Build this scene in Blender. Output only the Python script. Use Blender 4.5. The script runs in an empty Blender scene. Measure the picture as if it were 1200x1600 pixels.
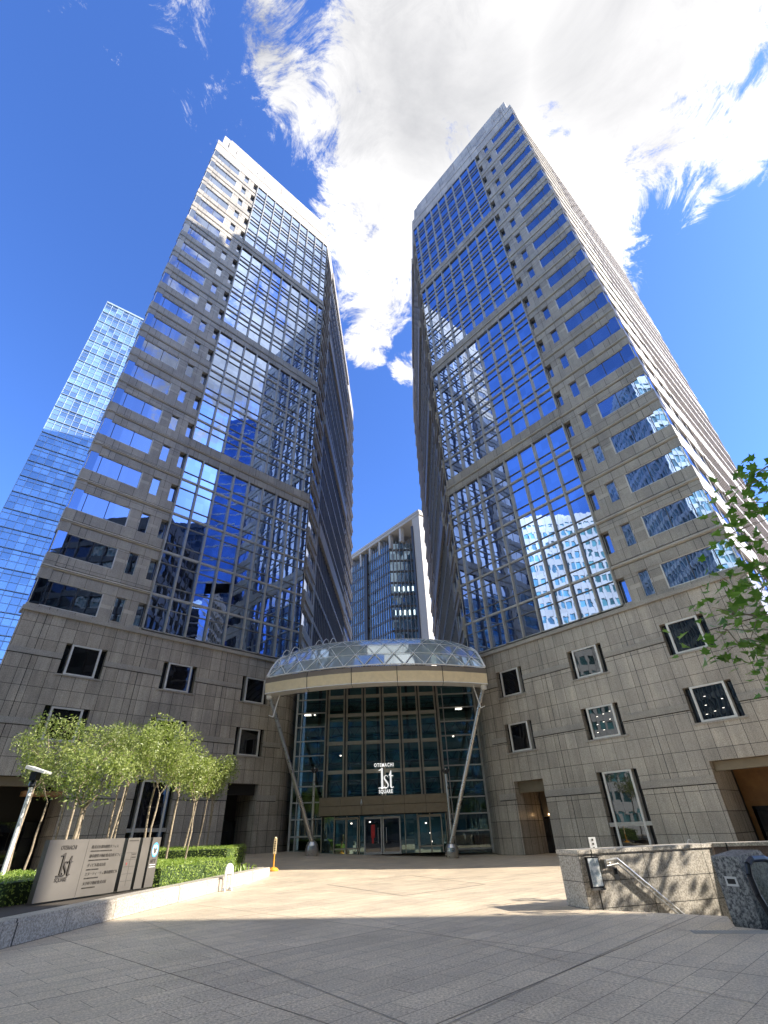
import bpy, bmesh, math, random
from mathutils import Vector, Matrix
from mathutils.geometry import tessellate_polygon
random.seed(7)
sc = bpy.context.scene
COL = sc.collection
R = math.radians

# ------------------------------------------------------------------ camera
yaw, pitch, roll = R(-1.85), R(34.0), R(-2.087)
fw = Vector((math.sin(yaw)*math.cos(pitch), math.cos(yaw)*math.cos(pitch), math.sin(pitch)))
rt = Vector((math.cos(yaw), -math.sin(yaw), 0)); up = rt.cross(fw)
r2 = math.cos(roll)*rt + math.sin(roll)*up
u2 = -math.sin(roll)*rt + math.cos(roll)*up
cam = bpy.data.cameras.new('camera'); cam_o = bpy.data.objects.new('camera', cam); COL.objects.link(cam_o)
cam.sensor_fit = 'VERTICAL'; cam.sensor_height = 24; cam.lens = 744.45/1600*24
cam.clip_start = 0.1; cam.clip_end = 6000
M = Matrix((r2, u2, -fw)).transposed().to_4x4(); M.translation = Vector((0, 0, 1.6))
cam_o.matrix_world = M
sc.camera = cam_o

# ------------------------------------------------------------------ light
SUN = Vector((0.993, -0.119, 0.615)).normalized()
sd = bpy.data.lights.new('sun', 'SUN'); sd.energy = 4.0; sd.angle = R(0.5); sd.color = (1.0, 0.93, 0.82)
so = bpy.data.objects.new('sun', sd); COL.objects.link(so)
so.rotation_euler = SUN.to_track_quat('Z', 'Y').to_euler(); so.location = (60, -10, 80)
sc.view_settings.view_transform = 'Standard'; sc.view_settings.look = 'None'
sc.view_settings.exposure = 1.6; sc.view_settings.gamma = 1; sc.view_settings.use_curve_mapping = False

# ------------------------------------------------------------------ world
def ray(px, py):
    return (fw + r2*((px-600)/744.45) + u2*((800-py)/744.45)).normalized()
world = bpy.data.worlds.new('World'); sc.world = world; world.use_nodes = True
nt = world.node_tree; nt.nodes.clear(); N = nt.nodes.new; LK = nt.links.new
sky = N('ShaderNodeTexSky'); sky.sky_type = 'NISHITA'; sky.sun_disc = False
sky.sun_elevation = math.asin(SUN.z); sky.sun_rotation = math.atan2(SUN.x, SUN.y)
sky.air_density = 1.0; sky.dust_density = 0.7; sky.ozone_density = 3.0
tc = N('ShaderNodeTexCoord')
sep = N('ShaderNodeSeparateXYZ'); LK(tc.outputs['Generated'], sep.inputs[0])
def math_(op, a, b=None, c=None, clamp=False):
    n = N('ShaderNodeMath'); n.operation = op; n.use_clamp = clamp
    for i, v in enumerate((a, b, c)):
        if v is None: continue
        if isinstance(v, (int, float)): n.inputs[i].default_value = v
        else: LK(v, n.inputs[i])
    return n.outputs[0]
zc = math_('MAXIMUM', sep.outputs[2], 0.08)
zc = math_('ADD', zc, 0.12)
pxn = math_('DIVIDE', sep.outputs[0], zc); pyn = math_('DIVIDE', sep.outputs[1], zc)
comb = N('ShaderNodeCombineXYZ'); LK(pxn, comb.inputs[0]); LK(pyn, comb.inputs[1])
def noise(scale, detail, rough, vec, dist=0.0, off=(0, 0, 0)):
    mp = N('ShaderNodeMapping'); LK(vec, mp.inputs[0]); mp.inputs['Location'].default_value = off
    n = N('ShaderNodeTexNoise'); n.inputs['Scale'].default_value = scale; n.inputs['Detail'].default_value = detail
    n.inputs['Roughness'].default_value = rough; n.inputs['Distortion'].default_value = dist
    LK(mp.outputs[0], n.inputs['Vector']); return n.outputs[0]
n1 = noise(2.2, 9, 0.62, comb.outputs[0], 0.5)
n2 = noise(9.0, 10, 0.74, comb.outputs[0], 0.8, (3.1, 1.7, 0))
n3 = noise(1.8, 5, 0.5, comb.outputs[0], 0.3, (8.3, 2.1, 0))
# cloud masses: (direction, radius in degrees, weight)
CL = [(ray(820, 90), 19, 1.0), (ray(960, 250), 15, 1.0), (ray(1060, -20), 17, 1.0), (ray(1040, 180), 9, .8), (ray(640, 250), 9, .85), (ray(600, 330), 8, .7),
      (ray(590, 440), 6.5, .58), (ray(560, 200), 7, .62), (ray(500, 180), 6, .58), (ray(470, 90), 6, .52), (ray(355, 190), 5, .40),
      (ray(290, 45), 4, .33), (ray(960, 380), 9, .9), (ray(1080, 330), 9, .72), (ray(1020, 460), 6, .62), (ray(1170, 310), 9, .74), (ray(1190, 110), 12, 1.0), (ray(635, 575), 2.5, .5), (ray(575, 530), 3.5, .5), (ray(130, 45), 3, .2)]
def dirv(az, tan):
    v = Vector((math.sin(R(az)), math.cos(R(az)), tan)); return v.normalized()
CL += [(dirv(118, 1.3), 13, .52), (dirv(125, 2.1), 16, .58), (dirv(108, 1.6), 10, .5), (dirv(116, .95), 7, .5), (dirv(60, 0.35), 12, .5), (dirv(100, 4), 18, .9), (dirv(200, .8), 20, .7),
       (dirv(186, 1.0), 25, 1.0), (dirv(165, 2.6), 15, .9), (dirv(-165, 0.5), 16, .8)]  # includes unseen clouds behind the camera, added as neutral fill light
HOLES = [(ray(1165, 240), 10, .50), (ray(1060, 440), 6, .25), (ray(850, 205), 3, .35), (ray(700, 190), 3.5, .3)]
def blob(d, rad, w):
    vm = N('ShaderNodeVectorMath'); vm.operation = 'DOT_PRODUCT'; LK(tc.outputs['Generated'], vm.inputs[0]); vm.inputs[1].default_value = d
    mr = N('ShaderNodeMapRange'); mr.interpolation_type = 'SMOOTHSTEP'
    mr.inputs[1].default_value = math.cos(R(rad*1.35)); mr.inputs[2].default_value = math.cos(R(rad*0.25))
    mr.inputs[3].default_value = 0; mr.inputs[4].default_value = w
    LK(vm.outputs['Value'], mr.inputs[0]); return mr.outputs[0]
mask = None
for d, rad, w in CL:
    vm = N('ShaderNodeVectorMath'); vm.operation = 'DOT_PRODUCT'; LK(tc.outputs['Generated'], vm.inputs[0]); vm.inputs[1].default_value = d
    mr = N('ShaderNodeMapRange'); mr.interpolation_type = 'SMOOTHSTEP'
    mr.inputs[1].default_value = math.cos(R(rad*1.35)); mr.inputs[2].default_value = math.cos(R(rad*0.25))
    mr.inputs[3].default_value = 0; mr.inputs[4].default_value = w
    LK(vm.outputs['Value'], mr.inputs[0])
    mask = mr.outputs[0] if mask is None else math_('MAXIMUM', mask, mr.outputs[0])
for hl in HOLES: mask = math_('MAXIMUM', math_('SUBTRACT', mask, blob(*hl)), 0)
nn = math_('ADD', math_('MULTIPLY', n1, 0.52), math_('MULTIPLY', n2, 0.48))
nn = math_('SUBTRACT', nn, 0.5)
dens = math_('ADD', mask, math_('MULTIPLY', nn, 2.6))
fac = N('ShaderNodeMapRange'); fac.interpolation_type = 'SMOOTHSTEP'
fac.inputs[1].default_value = 0.38; fac.inputs[2].default_value = 0.60; LK(dens, fac.inputs[0])
facm = math_('MULTIPLY', fac.outputs[0], math_('GREATER_THAN', mask, 0.001))
ramp = N('ShaderNodeValToRGB'); LK(math_('ADD', math_('MULTIPLY', n3, 0.75), math_('MULTIPLY', n2, 0.25)), ramp.inputs[0])
cr = ramp.color_ramp; cr.elements[0].position = 0.40; cr.elements[0].color = (1.7, 1.76, 1.95, 1)
cr.elements[1].position = 0.60; cr.elements[1].color = (5.6, 5.5, 5.4, 1)
hs = N('ShaderNodeMix'); hs.data_type = 'RGBA'; hs.blend_type = 'MULTIPLY'; hs.inputs[0].default_value = 1
LK(sky.outputs[0], hs.inputs[6]); hs.inputs[7].default_value = (0.52, 0.76, 1.26, 1)
gray = None
for d, rad, w in [(ray(690, 110), 10, .80), (ray(640, 40), 8, .7), (ray(950, 60), 9, .72), (ray(1000, 200), 4, .5), (ray(620, 300), 5, .35), (ray(870, 20), 6, .5)]:
    b_ = blob(d, rad, w); gray = b_ if gray is None else math_('MAXIMUM', gray, b_)
gray = math_('MULTIPLY', gray, math_('ADD', math_('MULTIPLY', n1, 1.5), .12), clamp=True)
gm = N('ShaderNodeMix'); gm.data_type = 'RGBA'; LK(gray, gm.inputs[0]); LK(ramp.outputs[0], gm.inputs[6]); gm.inputs[7].default_value = (1.25, 1.3, 1.45, 1)
mixc = N('ShaderNodeMix'); mixc.data_type = 'RGBA'; LK(facm, mixc.inputs[0]); LK(hs.outputs[2], mixc.inputs[6]); LK(gm.outputs[2], mixc.inputs[7])
bg = N('ShaderNodeBackground'); bg.inputs[1].default_value = 0.1; LK(mixc.outputs[2], bg.inputs[0])
wo = N('ShaderNodeOutputWorld'); LK(bg.outputs[0], wo.inputs[0])

# ------------------------------------------------------------------ materials
class Mat:
    def __init__(s, name, base=(.5, .5, .5), rough=.6, metal=0.0, spec=.5):
        s.m = bpy.data.materials.new(name); s.m.use_nodes = True; s.t = s.m.node_tree
        s.p = s.t.nodes['Principled BSDF']; s.out = s.t.nodes['Material Output']
        s.p.inputs['Base Color'].default_value = (*base, 1); s.p.inputs['Roughness'].default_value = rough
        s.p.inputs['Metallic'].default_value = metal; s.p.inputs['Specular IOR Level'].default_value = spec
    def n(s, t): return s.t.nodes.new(t)
    def l(s, a, b): s.t.links.new(a, b)
    def tc(s, which='Object'):
        return s.n('ShaderNodeTexCoord').outputs[which]
    def noise(s, vec, scale, detail=4, rough=.5):
        n = s.n('ShaderNodeTexNoise'); s.l(vec, n.inputs['Vector']); n.inputs['Scale'].default_value = scale
        n.inputs['Detail'].default_value = detail; n.inputs['Roughness'].default_value = rough; return n.outputs[0]
    def ramp(s, fac, a, b, pa=.35, pb=.65):
        n = s.n('ShaderNodeValToRGB'); s.l(fac, n.inputs[0]); e = n.color_ramp.elements
        e[0].position = pa; e[0].color = (*a, 1); e[1].position = pb; e[1].color = (*b, 1); return n.outputs[0]
    def mix(s, fac, a, b, mode='MIX'):
        n = s.n('ShaderNodeMix'); n.data_type = 'RGBA'; n.blend_type = mode
        for v, i in ((fac, 0), (a, 6), (b, 7)):
            if isinstance(v, (int, float)): n.inputs[i].default_value = v
            elif isinstance(v, tuple): n.inputs[i].default_value = (*v, 1)
            else: s.l(v, n.inputs[i])
        return n.outputs[2]
    def math(s, op, a, b=0.0):
        n = s.n('ShaderNodeMath'); n.operation = op
        for i, v in enumerate((a, b)):
            if isinstance(v, (int, float)): n.inputs[i].default_value = v
            else: s.l(v, n.inputs[i])
        return n.outputs[0]
    def bump(s, h, strength=.2, dist=.02):
        n = s.n('ShaderNodeBump'); s.l(h, n.inputs['Height']); n.inputs['Strength'].default_value = strength
        n.inputs['Distance'].default_value = dist; s.l(n.outputs[0], s.p.inputs['Normal'])
    def color(s, c): s.l(c, s.p.inputs['Base Color'])

def granite(name, a, b, bw=.875, bh=1.04, joint=.014, rough=.45, joints=True, streak=.25, ns=24, con=.16):
    m = Mat(name, a, rough)
    ob = m.tc('Object'); uv = m.tc('UV')
    sp = m.noise(ob, ns, 4, .75)
    c = m.ramp(sp, a, b, .5-con, .5+con)
    big = m.noise(ob, .45, 4, .6)
    c = m.mix(1.0, c, m.ramp(big, (.80, .80, .80), (1.12, 1.10, 1.06), .3, .7), 'MULTIPLY')
    # vertical streaks of tone running down the stone
    mp = m.n('ShaderNodeMapping'); m.l(uv, mp.inputs[0]); mp.inputs['Scale'].default_value = (1.6, .10, 1)
    st = m.noise(mp.outputs[0], 1.6, 5, .7)
    c = m.mix(streak, c, m.ramp(st, (.45, .45, .45), (1.35, 1.32, 1.28), .35, .68), 'MULTIPLY')
    if joints:
        br = m.n('ShaderNodeTexBrick'); m.l(uv, br.inputs['Vector']); br.offset = 0.0
        br.inputs['Scale'].default_value = 1; br.inputs['Brick Width'].default_value = bw; br.inputs['Row Height'].default_value = bh
        br.inputs['Mortar Size'].default_value = joint; br.inputs['Mortar Smooth'].default_value = .1; br.inputs['Bias'].default_value = 0
        br.inputs['Color1'].default_value = (.86, .855, .85, 1); br.inputs['Color2'].default_value = (1.12, 1.12, 1.12, 1); br.inputs['Mortar'].default_value = (.10, .10, .10, 1)
        c = m.mix(1.0, c, br.outputs['Color'], 'MULTIPLY')
        # wider movement joint every 7 m
        sx = m.n('ShaderNodeSeparateXYZ'); m.l(uv, sx.inputs[0])
        fr = m.math('FRACT', m.math('DIVIDE', m.math('ADD', sx.outputs[0], 7-.35), 7.0))
        ln = m.math('LESS_THAN', fr, .0055)
        c = m.mix(ln, c, (.015, .014, .013))
    m.color(c); m.bump(sp, .15, .01)
    return m.m
GR = granite('granite_grey', (.27, .245, .210), (.55, .508, .445), rough=.27, streak=.4)
GRS = granite('granite_spandrel', (.24, .224, .200), (.49, .462, .418), bw=1.16, bh=2.4)
GRP = granite('granite_plain', (.22, .206, .185), (.46, .435, .395), joints=False, streak=.15)
GRL = granite('granite_light', (.40, .380, .345), (.54, .512, .465), bw=1.75, bh=9, joint=.012, streak=.2)
GRM = granite('granite_mottled', (.03, .031, .033), (.29, .28, .26), joints=False, streak=.1, ns=17, con=.09)
GRC = granite('granite_cream', (.29, .26, .215), (.64, .59, .51), bw=1.9, bh=.5, joint=.008, streak=.18, ns=26, con=.09)

def simple(name, base, rough=.5, metal=0., var=.12, spec=.5, scale=3):
    m = Mat(name, base, rough, metal, spec)
    n = m.noise(m.tc('Object'), scale, 5, .6)
    m.color(m.ramp(n, tuple(c*(1-var) for c in base), tuple(min(1, c*(1+var)) for c in base), .3, .7))
    r = m.n('ShaderNodeMapRange'); m.l(n, r.inputs[0]); r.inputs[3].default_value = max(0, rough-.08); r.inputs[4].default_value = min(1, rough+.1)
    m.l(r.outputs[0], m.p.inputs['Roughness'])
    return m.m
MUL = simple('mullion_metal', (.42, .41, .385), .4, .25)
MULT = simple('thin_transom_metal', (.17, .17, .165), .4, .25)
MULD = simple('dark_metal', (.055, .052, .05), .45, .3)
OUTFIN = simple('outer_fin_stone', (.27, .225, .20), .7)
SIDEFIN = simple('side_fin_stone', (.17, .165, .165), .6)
BRZ = simple('bronze_panel', (.20, .155, .10), .42, .2, .08)
BRZD = simple('dark_bronze_panel', (.20, .16, .105), .42, .3, .1)
WHT = simple('white_metal', (.78, .77, .74), .35, .1, .05)
FRM = simple('window_frame_metal', (.62, .61, .58), .4, .2, .06)
STL = simple('stainless_steel', (.50, .49, .46), .28, .9, .1)
BLK = simple('black_rubber', (.012, .013, .018), .35, 0, .2)
DARK = simple('dark_interior', (.018, .017, .016), .8)
BODY = simple('core_concrete', (.16, .155, .15), .8)

def mirror_glass(name, tint, dark, refl_min=.45, cell=(1.744, 1.0), wob=.0035, dirt=.18):
    """coated curtain glass: tinted mirror over a dark room, each pane set a hair out of true"""
    m = Mat(name, dark, .06)
    uv = m.tc('UV')
    sn = m.n('ShaderNodeVectorMath'); sn.operation = 'SNAP'; m.l(uv, sn.inputs[0]); sn.inputs[1].default_value = (cell[0], cell[1], 1)
    wn = m.n('ShaderNodeTexWhiteNoise'); wn.noise_dimensions = '3D'; m.l(sn.outputs[0], wn.inputs['Vector'])
    sub = m.n('ShaderNodeVectorMath'); sub.operation = 'SUBTRACT'; m.l(wn.outputs['Color'], sub.inputs[0]); sub.inputs[1].default_value = (.5, .5, .5)
    scl = m.n('ShaderNodeVectorMath'); scl.operation = 'SCALE'; m.l(sub.outputs[0], scl.inputs[0]); scl.inputs['Scale'].default_value = wob
    geo = m.n('ShaderNodeNewGeometry')
    add = m.n('ShaderNodeVectorMath'); add.operation = 'ADD'; m.l(geo.outputs['Normal'], add.inputs[0]); m.l(scl.outputs[0], add.inputs[1])
    nm = m.n('ShaderNodeVectorMath'); nm.operation = 'NORMALIZE'; m.l(add.outputs[0], nm.inputs[0])
    bp = m.n('ShaderNodeBump'); bp.inputs['Strength'].default_value = .05; bp.inputs['Distance'].default_value = .05
    m.l(m.noise(m.tc('Object'), .9, 2, .4), bp.inputs['Height']); m.l(nm.outputs[0], bp.inputs['Normal'])
    gl = m.n('ShaderNodeBsdfGlossy'); gl.inputs['Roughness'].default_value = .012
    m.l(m.mix(wn.outputs['Value'], tuple(c*(1-dirt) for c in tint), tint), gl.inputs['Color'])
    m.l(bp.outputs[0], gl.inputs['Normal'])
    df = m.n('ShaderNodeBsdfDiffuse')
    m.l(m.mix(wn.outputs['Value'], tuple(c*.4 for c in dark), tuple(c*1.8 for c in dark)), df.inputs['Color'])
    fr = m.n('ShaderNodeFresnel'); fr.inputs[0].default_value = 1.6
    f = m.n('ShaderNodeMapRange'); m.l(fr.outputs[0], f.inputs[0]); f.inputs[1].default_value = 0.04; f.inputs[2].default_value = .7
    f.inputs[3].default_value = refl_min; f.inputs[4].default_value = 1
    ms = m.n('ShaderNodeMixShader'); m.l(f.outputs[0], ms.inputs[0]); m.l(df.outputs[0], ms.inputs[1]); m.l(gl.outputs[0], ms.inputs[2])
    m.l(ms.outputs[0], m.out.inputs['Surface'])
    return m.m
GLS = mirror_glass('tower_glass', (.47, .60, .88), (.02, .025, .035), .62)
GLW = mirror_glass('strip_window_glass', (.47, .57, .80), (.02, .024, .03), .62, (1.5, 4.0), .003)
GLD = mirror_glass('dark_window_glass', (.55, .58, .62), (.008, .008, .009), .10, (.9, 2.2), .006)
GLB = mirror_glass('blue_facade_glass', (.75, .88, 1.0), (.16, .25, .34), .50, (1.5, 2.1), .010, .22)
GLT = mirror_glass('teal_facade_glass', (.55, .78, .82), (.10, .25, .28), .30, (1.6, 2.0), .03, .5)
GLE = mirror_glass('entrance_glass', (.40, .55, .53), (.02, .038, .038), .36, (1.6, 1.2), .012)
GLR = mirror_glass('rear_building_glass', (.50, .68, .85), (.05, .10, .14), .42, (1.2, 2.0), .05, .6)

def hall_glass():
    m = Mat('hall_glass', (.3, .42, .45), .05)
    gl = m.n('ShaderNodeBsdfGlossy'); gl.inputs['Roughness'].default_value = .015; gl.inputs['Color'].default_value = (.55, .66, .64, 1)
    tr = m.n('ShaderNodeBsdfTransparent'); tr.inputs['Color'].default_value = (.50, .66, .64, 1)
    fr = m.n('ShaderNodeFresnel'); fr.inputs[0].default_value = 1.7
    f = m.math('ADD', fr.outputs[0], .10)
    m2 = m.n('ShaderNodeMixShader'); m.l(f, m2.inputs[0]); m.l(tr.outputs[0], m2.inputs[1]); m.l(gl.outputs[0], m2.inputs[2])
    m.l(m2.outputs[0], m.out.inputs['Surface']); return m.m
HGL = hall_glass()
def vault_glass():
    m = Mat('vault_glass', (.3, .42, .45), .05)
    gl = m.n('ShaderNodeBsdfGlossy'); gl.inputs['Roughness'].default_value = .04; gl.inputs['Color'].default_value = (.80, .90, .95, 1)
    tr = m.n('ShaderNodeBsdfTransparent'); tr.inputs['Color'].default_value = (.30, .42, .44, 1)
    df = m.n('ShaderNodeBsdfDiffuse'); df.inputs['Color'].default_value = (.50, .56, .56, 1)
    m1 = m.n('ShaderNodeMixShader'); m1.inputs[0].default_value = .62; m.l(tr.outputs[0], m1.inputs[1]); m.l(df.outputs[0], m1.inputs[2])
    m2 = m.n('ShaderNodeMixShader'); m2.inputs[0].default_value = .40; m.l(m1.outputs[0], m2.inputs[1]); m.l(gl.outputs[0], m2.inputs[2])
    m.l(m2.outputs[0], m.out.inputs['Surface']); return m.m
VG = vault_glass()

def emis(name, col, st):
    m = Mat(name, (0, 0, 0)); m.p.inputs['Emission Color'].default_value = (*col, 1); m.p.inputs['Emission Strength'].default_value = st; return m.m
LAMP = emis('lamp_glow', (1, .93, .8), 1.2)
WARM = emis('warm_lamp', (1, .62, .3), 6)

def paving():
    m = Mat('paving_granite', (.3, .28, .25), .42)
    ob = m.tc('Object')
    rot = m.n('ShaderNodeMapping'); m.l(ob, rot.inputs[0]); rot.inputs['Rotation'].default_value = (0, 0, R(-48))
    br = m.n('ShaderNodeTexBrick'); m.l(rot.outputs[0], br.inputs['Vector']); br.offset = .5
    br.inputs['Scale'].default_value = 1; br.inputs['Brick Width'].default_value = .9; br.inputs['Row Height'].default_value = .45
    br.inputs['Mortar Size'].default_value = .006; br.inputs['Mortar Smooth'].default_value = .2; br.inputs['Bias'].default_value = -.1
    br.inputs['Color1'].default_value = (.90, .90, .905, 1); br.inputs['Color2'].default_value = (1.06, 1.055, 1.04, 1); br.inputs['Mortar'].default_value = (.30, .29, .28, 1)
    sp = m.noise(ob, 30, 5, .85)
    c = m.ramp(sp, (.30, .232, .160), (.88, .755, .58), .38, .62)
    c = m.mix(1.0, c, br.outputs['Color'], 'MULTIPLY')
    # broad laying bays with dark joints every 4.5 m
    b2 = m.n('ShaderNodeTexBrick'); m.l(rot.outputs[0], b2.inputs['Vector']); b2.offset = 0
    b2.inputs['Scale'].default_value = 1; b2.inputs['Brick Width'].default_value = 4.5; b2.inputs['Row Height'].default_value = 4.5
    b2.inputs['Mortar Size'].default_value = .018; b2.inputs['Mortar Smooth'].default_value = .5
    b2.inputs['Color1'].default_value = (.93, .93, .93, 1); b2.inputs['Color2'].default_value = (1.05, 1.05, 1.05, 1); b2.inputs['Mortar'].default_value = (.4, .38, .36, 1)
    c = m.mix(1.0, c, b2.outputs['Color'], 'MULTIPLY')
    mp = m.n('ShaderNodeMapping'); m.l(rot.outputs[0], mp.inputs[0]); mp.inputs['Scale'].default_value = (.5, 3.0, 1)
    st = m.noise(mp.outputs[0], 1.1, 6, .65)
    c = m.mix(.7, c, m.ramp(st, (.80, .80, .81), (1.16, 1.12, 1.06), .3, .7), 'MULTIPLY')
    blot = m.noise(ob, .5, 5, .6)
    c = m.mix(.6, c, m.ramp(blot, (.82, .82, .83), (1.12, 1.1, 1.07), .35, .65), 'MULTIPLY')
    sv = m.n('ShaderNodeTexVoronoi'); m.l(ob, sv.inputs['Vector']); sv.inputs['Scale'].default_value = 1.3
    c = m.mix(m.math('MULTIPLY', m.math('LESS_THAN', sv.outputs['Distance'], .045), .45), c, (.10, .09, .08))
    m.color(c)
    rr = m.n('ShaderNodeMapRange'); m.l(blot, rr.inputs[0]); rr.inputs[3].default_value = .28; rr.inputs[4].default_value = .62
    m.l(rr.outputs[0], m.p.inputs['Roughness']); m.bump(sp, .25, .008)
    return m.m
PAVE = paving()

def leafmat(name, a, b, trans=.35):
    m = Mat(name, a, .5)
    oi = m.n('ShaderNodeTexWhiteNoise'); oi.noise_dimensions = '3D'
    sn = m.n('ShaderNodeVectorMath'); sn.operation = 'SNAP'; m.l(m.tc('Object'), sn.inputs[0]); sn.inputs[1].default_value = (.14, .14, .14); m.l(sn.outputs[0], oi.inputs['Vector'])
    c = m.mix(oi.outputs['Value'], a, b)
    m.color(c); m.p.inputs['Roughness'].default_value = .42
    tl = m.n('ShaderNodeBsdfTranslucent'); m.l(m.mix(1.0, c, (1.6, 1.9, .8), 'MULTIPLY'), tl.inputs['Color'])
    ms = m.n('ShaderNodeMixShader'); ms.inputs[0].default_value = trans; m.l(m.p.outputs[0], ms.inputs[1]); m.l(tl.outputs[0], ms.inputs[2])
    m.l(ms.outputs[0], m.out.inputs['Surface']); return m.m
LEAF = leafmat('evergreen_leaf', (.12, .155, .04), (.34, .37, .13))
LEAF2 = leafmat('evergreen_leaf_dark', (.09, .12, .03), (.27, .30, .11))
LEAFP = leafmat('plane_tree_leaf', (.06, .14, .02), (.15, .24, .05), .45)
HEDG = leafmat('hedge_leaf', (.15, .23, .035), (.33, .40, .09), .3)
BARK = simple('bark', (.28, .225, .16), .85, 0, .45, .2, 9)
SOIL = simple('soil', (.05, .04, .03), .95)

# ------------------------------------------------------------------ mesh helper
class MB:
    def __init__(s, fmap=None):
        s.v = []; s.f = []; s.m = []; s.uv = []; s.fm = fmap or (lambda x, y, z: Vector((x, y, z)))
        o = s.fm(0, 0, 0); ax = s.fm(1, 0, 0)-o; ay = s.fm(0, 1, 0)-o; az = s.fm(0, 0, 1)-o
        s.flip = ax.cross(ay).dot(az) < 0
    def face(s, pts, uvs=None, mat=0, raw=False):
        i = len(s.v)
        s.v += [tuple(p) if raw else tuple(s.fm(*p)) for p in pts]
        idx = list(range(i, i+len(pts)))
        if uvs is None: uvs = [(p[0], p[2]) for p in pts]
        uvs = list(uvs)
        if s.flip: idx.reverse(); uvs.reverse()
        s.f.append(idx); s.m.append(mat); s.uv.append(uvs)
    def box(s, x0, x1, y0, y1, z0, z1, mat=0, skip=''):
        if x0 > x1: x0, x1 = x1, x0
        if y0 > y1: y0, y1 = y1, y0
        F = s.face
        F([(x0, y0, z0), (x1, y0, z0), (x1, y0, z1), (x0, y0, z1)], None, mat)
        F([(x1, y1, z0), (x0, y1, z0), (x0, y1, z1), (x1, y1, z1)], None, mat)
        for x, ys in ((x0, (y1, y0)), (x1, (y0, y1))):
            P = [(x, ys[0], z0), (x, ys[1], z0), (x, ys[1], z1), (x, ys[0], z1)]
            F(P, [(p[0]+p[1], p[2]) for p in P], mat)
        for z, ys in ((z0, (y1, y0)), (z1, (y0, y1))):
            P = [(x0, ys[0], z), (x1, ys[0], z), (x1, ys[1], z), (x0, ys[1], z)]
            F(P, [(p[0], p[1]+p[2]) for p in P], mat)
    def prism(s, poly, z0, z1, mat=0, top=None, bottom=True):
        """vertical prism over a counter-clockwise polygon"""
        L = 0
        n = len(poly)
        for i in range(n):
            a, b = poly[i], poly[(i+1) % n]; d = math.dist(a, b)
            s.face([(a[0], a[1], z0), (b[0], b[1], z0), (b[0], b[1], z1), (a[0], a[1], z1)], [(L, z0), (L+d, z0), (L+d, z1), (L, z1)], mat); L += d
        for z, rev in ((z1, False), (z0, True)):
            if rev and not bottom: continue
            P = [(p[0], p[1], z) for p in poly]
            if rev: P.reverse()
            s.face(P, [(p[0], p[1]) for p in P], mat if top is None else top)
    def tube(s, p, q, r0, r1=None, n=8, mat=0, caps=True):
        r1 = r0 if r1 is None else r1
        p = Vector(s.fm(*p)); q = Vector(s.fm(*q)); d = (q-p)
        if d.length < 1e-6: return
        d.normalize(); a = d.orthogonal().normalized(); b = d.cross(a)
        L = (q-p).length
        ring = [[c + (a*math.cos(t)+b*math.sin(t))*r for t in [2*math.pi*i/n for i in range(n)]] for c, r in ((p, r0), (q, r1))]
        fl = s.flip; s.flip = False
        for i in range(n):
            j = (i+1) % n
            s.face([ring[0][i], ring[0][j], ring[1][j], ring[1][i]], [(i/n, 0), ((i+1)/n, 0), ((i+1)/n, L), (i/n, L)], mat, True)
        if caps:
            s.face(list(reversed(ring[0])), [(0, 0)]*n, mat, True); s.face(ring[1], [(0, 0)]*n, mat, True)
        s.flip = fl
    def path(s, pts, r, n=8, mat=0):
        for a, b in zip(pts, pts[1:]): s.tube(a, b, r, None, n, mat)
    def lathe(s, prof, cx=0, cy=0, n=20, mat=0):
        for (r0, z0), (r1, z1) in zip(prof, prof[1:]):
            for i in range(n):
                t0, t1 = 2*math.pi*i/n, 2*math.pi*(i+1)/n
                s.face([(cx+r0*math.cos(t0), cy+r0*math.sin(t0), z0), (cx+r0*math.cos(t1), cy+r0*math.sin(t1), z0),
                        (cx+r1*math.cos(t1), cy+r1*math.sin(t1), z1), (cx+r1*math.cos(t0), cy+r1*math.sin(t0), z1)], [(0, 0)]*4, mat)
    def build(s, name, mats, parent=None, origin=(0, 0, 0), smooth=False, merge=False, loc=None):
        o = Vector(origin)
        me = bpy.data.meshes.new(name)
        me.from_pydata([tuple(Vector(v)-o) for v in s.v], [], s.f)
        ul = me.uv_layers.new(name='UVMap')
        k = 0
        for uvs in s.uv:
            for u in uvs: ul.data[k].uv = u; k += 1
        for m in (mats if isinstance(mats, (list, tuple)) else [mats]): me.materials.append(m)
        me.polygons.foreach_set('material_index', s.m)
        if merge:
            bm = bmesh.new(); bm.from_mesh(me); bmesh.ops.remove_doubles(bm, verts=bm.verts, dist=1e-4); bm.to_mesh(me); bm.free()
        if smooth: me.polygons.foreach_set('use_smooth', [True]*len(me.polygons))
        me.update()
        ob = bpy.data.objects.new(name, me); COL.objects.link(ob)
        if parent is not None: ob.parent = parent
        elif loc is not None: ob.location = loc
        else: ob.location = o
        return ob
def tag(o, label=None, cat=None, group=None, kind=None):
    if label: o['label'] = label
    if cat: o['category'] = cat
    if group: o['group'] = group
    if kind: o['kind'] = kind
    return o
def thing(name, loc, label, cat, group=None, rz=0):
    o = bpy.data.objects.new(name, None); COL.objects.link(o); o.location = loc; o.rotation_euler = (0, 0, rz)
    o.empty_display_size = .5
    return tag(o, label, cat, group)
def kids(o): return [c for c in bpy.data.objects if c.parent == o]
def dup(root, loc, rz, label, scale=1):
    r = root.copy(); COL.objects.link(r); r.location = loc; r.rotation_euler = (0, 0, rz); r.scale = (scale,)*3; r['label'] = label
    for ch in kids(root):
        c = ch.copy(); COL.objects.link(c); c.parent = r
        for g in kids(ch):
            d = g.copy(); COL.objects.link(d); d.parent = c
    return r
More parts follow.
